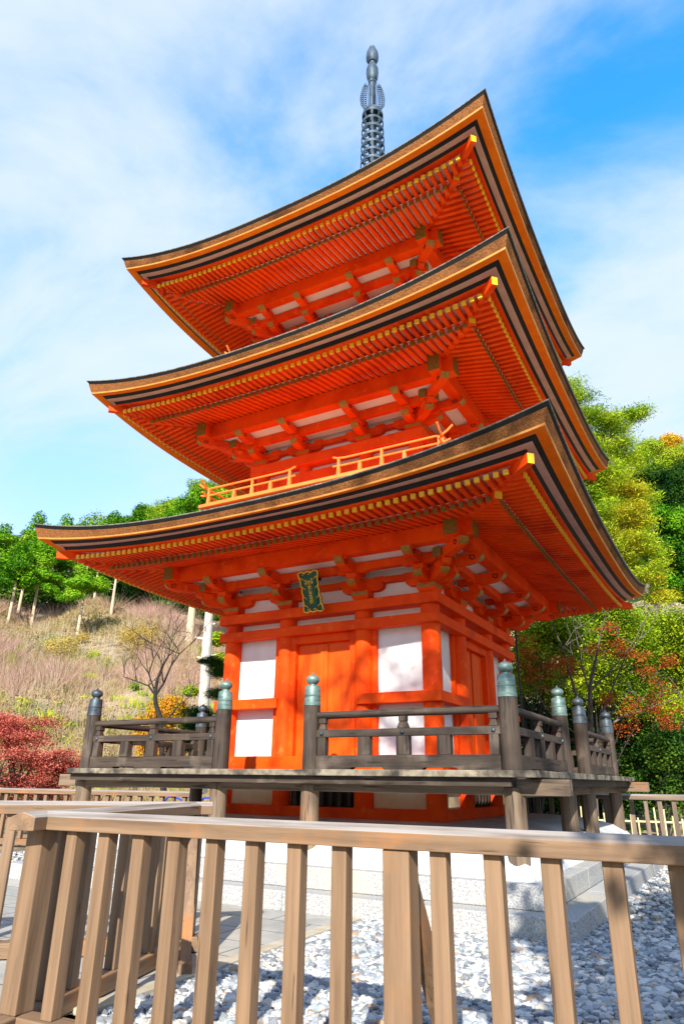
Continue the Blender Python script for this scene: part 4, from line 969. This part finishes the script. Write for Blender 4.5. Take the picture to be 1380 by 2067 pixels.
# --- right hand trees
b0_ = gpos(1210, 24)
lst = [(1148, 790, 40), (1165, 830, 45), (1200, 850, 40), (1235, 855, 32, 0, .5), (1270, 838, 22, 0, .4), (1293, 832, 12, 0, .4), (1180, 900, 60), (1230, 905, 45), (1265, 925, 40), (1200, 960, 60), (1150, 960, 60), (1240, 985, 55), (1280, 1010, 40), (1200, 1030, 60), (1255, 1060, 55), (1300, 1080, 40), (1230, 1110, 55), (1290, 1130, 45), (1260, 1165, 40, 0, .5), (1330, 1200, 30, 0, .4), (1180, 1100, 60), (1310, 1165, 30, 0, .5), (1120, 820, 50), (1110, 900, 60)]
Pt = lambda px, py, dd=0: tuple(atd(px, py, 24+dd)-np.array(b0_))
mb = MB(); mb.tube([(0, 0, -.3), Pt(1205, 1300), Pt(1195, 1050), Pt(1165, 850)], [.3, .26, .17, .06], 10)
for a_, b_ in (((1198, 1090), (1290, 1040)), ((1195, 1050), (1250, 1035)), ((1185, 980), (1270, 930)), ((1175, 900), (1290, 838)), ((1200, 1150), (1300, 1180)), ((1195, 1060), (1130, 1050))): mb.tube([Pt(*a_), Pt((a_[0]+b_[0])/2, (a_[1]+b_[1])/2+12), Pt(*b_)], [.10, .06, .02], 7)
t = thing('pine_tree', 'tall yellowing pine rising behind the right eaves of the pagoda', 'tree', b0_)
rg7 = np.random.default_rng(21); cs = []
for (x, y, z, rx, ry, rz) in pixblobs(b0_, lst, 24):
    for _k in range(int(14*(rx/.8)**1.5)+3):
        d = rg7.normal(size=3); d /= np.linalg.norm(d); q = rg7.random()**.45; cs.append((x+d[0]*rx*q, y+d[1]*ry*q, z+d[2]*rz*q*1.15))
part('crown', scatter('crown', cs, .20, 110000, .16, .16, LM['pine'], 21, .5), None, t)
for c_ in cs[::7]: mb.tube([(c_[0]*.72, c_[1]*.72, c_[2]-.45), c_], [.022, .006], 4)
part('trunk', mb, M['trunk'], t, smooth=True)
for (px, py, D, seed, lm, n_, lab, lst) in (
    (1330, 1100, 34, 22, 'cedar', 17000, 'mid green tree behind the pine, filling the lower right edge above the shrubs', [(1320, 1040, 30), (1370, 1060, 45), (1345, 1110, 40), (1390, 1130, 50), (1310, 1150, 28), (1350, 1175, 36), (1395, 1190, 40), (1300, 1090, 22)]),
    (1375, 1000, 44, 23, 'dark', 15000, 'shaded evergreen at the right edge below the golden tree', [(1385, 950, 34), (1350, 970, 30), (1400, 1000, 50), (1370, 1040, 50), (1330, 1000, 40), (1310, 960, 34), (1390, 1080, 50)]),
    (1330, 920, 56, 25, 'ridge', 14000, 'light green tree under the golden tree on the right skyline', [(1310, 905, 26), (1345, 925, 26), (1385, 915, 28), (1330, 945, 30), (1370, 955, 30), (1290, 925, 20)]),
    (1352, 885, 60, 24, 'gold', 5000, 'golden tree on the right skyline above the evergreens', [(1348, 888, 15), (1362, 890, 13), (1338, 893, 9), (1352, 900, 15)])):
    b0_ = gpos(px, D); tree('evergreen_tree' if lm != 'gold' else 'golden_tree', lab, 'tree', b0_, pixblobs(b0_, lst, D), int(n_*2.6), .13, .6, lm, seed, None, [([(0, 0, -.5), tuple(atd(px, py, D)-np.array(b0_))], [.25, .08])], 'trunk', shell=.4 if lm != 'gold' else .1, soft=.14 if lm != 'gold' else .3)
# shrubbery behind the right rail
def shrub(nm, lab, D, lst, lm, seed, n_, L_, ncl, sig):
    b0 = gpos(lst[0][0], D); t = thing(nm, lab, 'shrub', b0); rg6 = np.random.default_rng(seed); B = pixblobs(b0, lst, D); cs = []
    for _k in range(ncl):
        x, y, z, rx, ry, rz = B[int(rg6.integers(0, len(B)))]; d = rg6.normal(size=3); d /= np.linalg.norm(d); q = rg6.random()**.4
        cs.append((x+d[0]*rx*q, y+d[1]*ry*q, max(.05, z+d[2]*rz*q*1.2)))
    part('crown', scatter('crown', cs, sig, n_, L_, .62, LM[lm], seed, .75), None, t)
    mb = MB()
    for c_ in cs[::9]: mb.tube([(0, 0, -.1), (c_[0]*.35, c_[1]*.35, c_[2]*.55), c_], [.03, .018, .006], 5)
    part('trunk', mb, M['twig'], t, smooth=True); return t
for (D, seed, lm, n_, L_, ncl, sig, nm, lab, lst) in (
    (17, 31, 'lime', 26000, .07, 260, .16, 'leafy_shrub', 'yellow green shrub nearest the pagoda under the right eave', [(1075, 1290, 45), (1120, 1265, 45), (1100, 1340, 60), (1160, 1300, 55), (1055, 1360, 50), (1130, 1380, 50)]),
    (18, 32, 'lime', 30000, .07, 280, .16, 'leafy_shrub', 'broad yellow green shrub below the eave tip at right', [(1210, 1275, 50), (1260, 1265, 50), (1230, 1330, 60), (1290, 1310, 60), (1190, 1380, 45), (1270, 1390, 55), (1225, 1240, 35)]),
    (19, 33, 'lime', 26000, .07, 250, .17, 'leafy_shrub', 'yellow green shrub running out of the right edge', [(1330, 1270, 55), (1380, 1280, 55), (1350, 1340, 60), (1400, 1360, 60), (1340, 1420, 60)]),
    (18.6, 34, 'dark', 16000, .11, 200, .2, 'evergreen_shrub', 'dark evergreen shrub behind the corner post with the largest cap', [(1060, 1430, 60), (1110, 1480, 60), (1150, 1440, 50), (1080, 1540, 70), (1160, 1540, 60), (1040, 1600, 60), (1130, 1620, 60)]),
    (20, 35, 'dark', 20000, .11, 240, .2, 'evergreen_shrub', 'deep shaded evergreen shrub behind the far right veranda post', [(1210, 1450, 60), (1270, 1470, 60), (1230, 1540, 70), (1290, 1560, 60), (1340, 1500, 60), (1250, 1620, 70), (1190, 1600, 50)]),
    (23, 37, 'dark', 30000, .15, 300, .28, 'evergreen_tree', 'tall dark evergreen filling the gaps behind the yellow green shrubs', [(1070, 1300, 60), (1130, 1290, 60), (1200, 1270, 60), (1270, 1290, 60), (1340, 1300, 60), (1390, 1300, 60), (1100, 1380, 70), (1200, 1380, 70), (1300, 1380, 70), (1390, 1390, 60), (1150, 1480, 70), (1260, 1480, 70), (1360, 1480, 70), (1060, 1460, 50), (1120, 1570, 70), (1320, 1590, 70), (1400, 1590, 70), (1220, 1580, 70)]),
    (15.5, 36, 'dark', 16000, .075, 170, .12, 'evergreen_shrub', 'mid green shrub over the bamboo stakes at the lower right edge', [(1320, 1520, 40), (1370, 1500, 50), (1390, 1560, 60), (1330, 1590, 40), (1370, 1620, 60)])):
    shrub(nm, lab, D, lst, lm, seed, n_, L_, ncl, sig)
# slender maple with rusty leaves and grey stems
b0_ = gpos(1190, 14.5); Pm = lambda px, py, dd=0: tuple(atd(px, py, 14.5+dd)-np.array(b0_))
mb = MB(); mb.tube([(0, 0, -.1), Pm(1192, 1480), Pm(1190, 1400), Pm(1192, 1385)], [.06, .05, .045, .04], 9)
rg4 = np.random.default_rng(9)
for pts, r0 in ((((1192, 1480), (1160, 1395), (1135, 1310), (1110, 1250)), .045), (((1190, 1390), (1200, 1340), (1212, 1280), (1222, 1240)), .04), (((1190, 1400), (1175, 1350), (1160, 1270)), .02), (((1190, 1395), (1240, 1345), (1275, 1300)), .022), (((1212, 1450), (1235, 1390), (1260, 1330), (1290, 1290)), .024), (((1205, 1480), (1260, 1445), (1310, 1430), (1375, 1405)), .028), (((1192, 1420), (1130, 1380), (1090, 1400)), .015), (((1160, 1480), (1110, 1440), (1080, 1395)), .014)):
    mb.tube([Pm(*p) for p in pts], list(np.linspace(r0, .007, len(pts))), 7)
    for p in pts[1:]:
        for _ in range(2): branchy(mb, Pm(*p), (rg4.normal()*.7, rg4.normal()*.4, .6), .5, .010, 1, rg4, .6, .2, 2, 0, .003)
t = thing('maple_tree', 'slender maple with grey stems and sparse rusty leaves behind the right rail', 'tree', b0_)
cs = []
for (px, py, rp) in ((1075, 1330, 22), (1100, 1350, 26), (1070, 1365, 25), (1125, 1335, 12), (1235, 1300, 16), (1262, 1318, 20), (1285, 1315, 14), (1310, 1360, 22), (1325, 1385, 18), (1300, 1430, 28), (1330, 1430, 24), (1275, 1425, 20), (1260, 1470, 16), (1340, 1455, 16), (1355, 1340, 14), (1220, 1410, 12), (1230, 1270, 12), (1150, 1350, 14), (1200, 1310, 10), (1060, 1300, 18)):
    for _k in range(7): cs.append(Pm(px+rg4.normal()*rp*.75, py+rg4.normal()*rp*.5, rg4.normal()*.3))
part('crown', scatter('crown', cs, .10, 7000, .042, .8, LM['rust'], 19, .5), None, t)
part('trunk', mb, M['branch'], t, smooth=True)
# broad tree standing behind and to the right of the viewpoint; its shade lies on the gravel beside the steps
bl = []
rg5 = np.random.default_rng(21)
while len(bl) < 34:
    x, y = rg5.uniform(5.6, 11.0), rg5.uniform(-12.2, -6.6)
    if x-.9 < 5.06+(y+.9+10.16)*.24: continue
    bl.append((x-8.4, y+9.6, rg5.uniform(4.3, 5.5), .9, .9, .4))
mb = MB(); mb.tube([(0, 0, -.2), (.05, 0, 2), (0, .1, 4.8)], [.2, .16, .08], 10)
for q in range(14): mb.tube([(0, 0, 3.0+.12*q), (bl[q+1][0]*.5, bl[q+1][1]*.5, 4.3), bl[q+1][:3]], [.07, .05, .02], 7)
t = tree('shade_tree', 'broad leafy tree standing behind the viewpoint, shading the gravel beside the steps', 'tree', (8.4, -9.6, 0), bl, 34000, .2, .75, 'dark', 41, shell=.1)
part('trunk', mb, M['trunk'], t, smooth=True)

# sparse tree far behind the viewpoint: its bough shadows fall across the door and the white panels
mb = MB(); rg8 = np.random.default_rng(17); T0 = Vector((12.4, -18.0, 0)); tips = []
mb.tube([(0, 0, -.3), (.1, .1, 5), (-.2, .2, 10)], [.32, .26, .16], 10)
for (a_, b_, c_) in (((-.2, .2, 9.4), (-3.2, .5, 11.2), (-6.4, 1.0, 12.2)), ((-.1, .2, 9.0), (-2.8, .8, 10.8), (-7.4, 1.3, 11.6)), ((-.2, .2, 9.8), (-2.4, .4, 11.8), (-4.8, .8, 13.4)), ((-.2, .2, 10), (.2, -.4, 12), (.8, -1, 14)), ((-.1, .2, 8.6), (1.6, .4, 10.4), (3.2, .2, 11.8))):
    mb.tube([a_, b_, c_], [.11, .08, .03], 8); r_ = np.random.default_rng(int(abs(c_[2])*10))
    for f in (.35, .6, .85, 1.0):
        p = Vector(b_).lerp(Vector(c_), f)
        for _ in range(2):
            d = Vector(r_.normal(size=3)); branchy(mb, p, (d.x, d.y, abs(d.z)*.6), 1.3, .04, 2, r_, .6, .15, 2, 0, .008); tips.append(tuple(p+d.normalized()*1.1))
t = thing('sparse_tree', 'tall nearly leafless tree far behind the viewpoint, throwing branch shadows on the pagoda', 'tree', T0)
part('trunk', mb, M['trunk'], t, smooth=True)
part('crown', scatter('crown', tips, .32, 2600, .11, .7, LM['rust'], 5, .6), None, t)
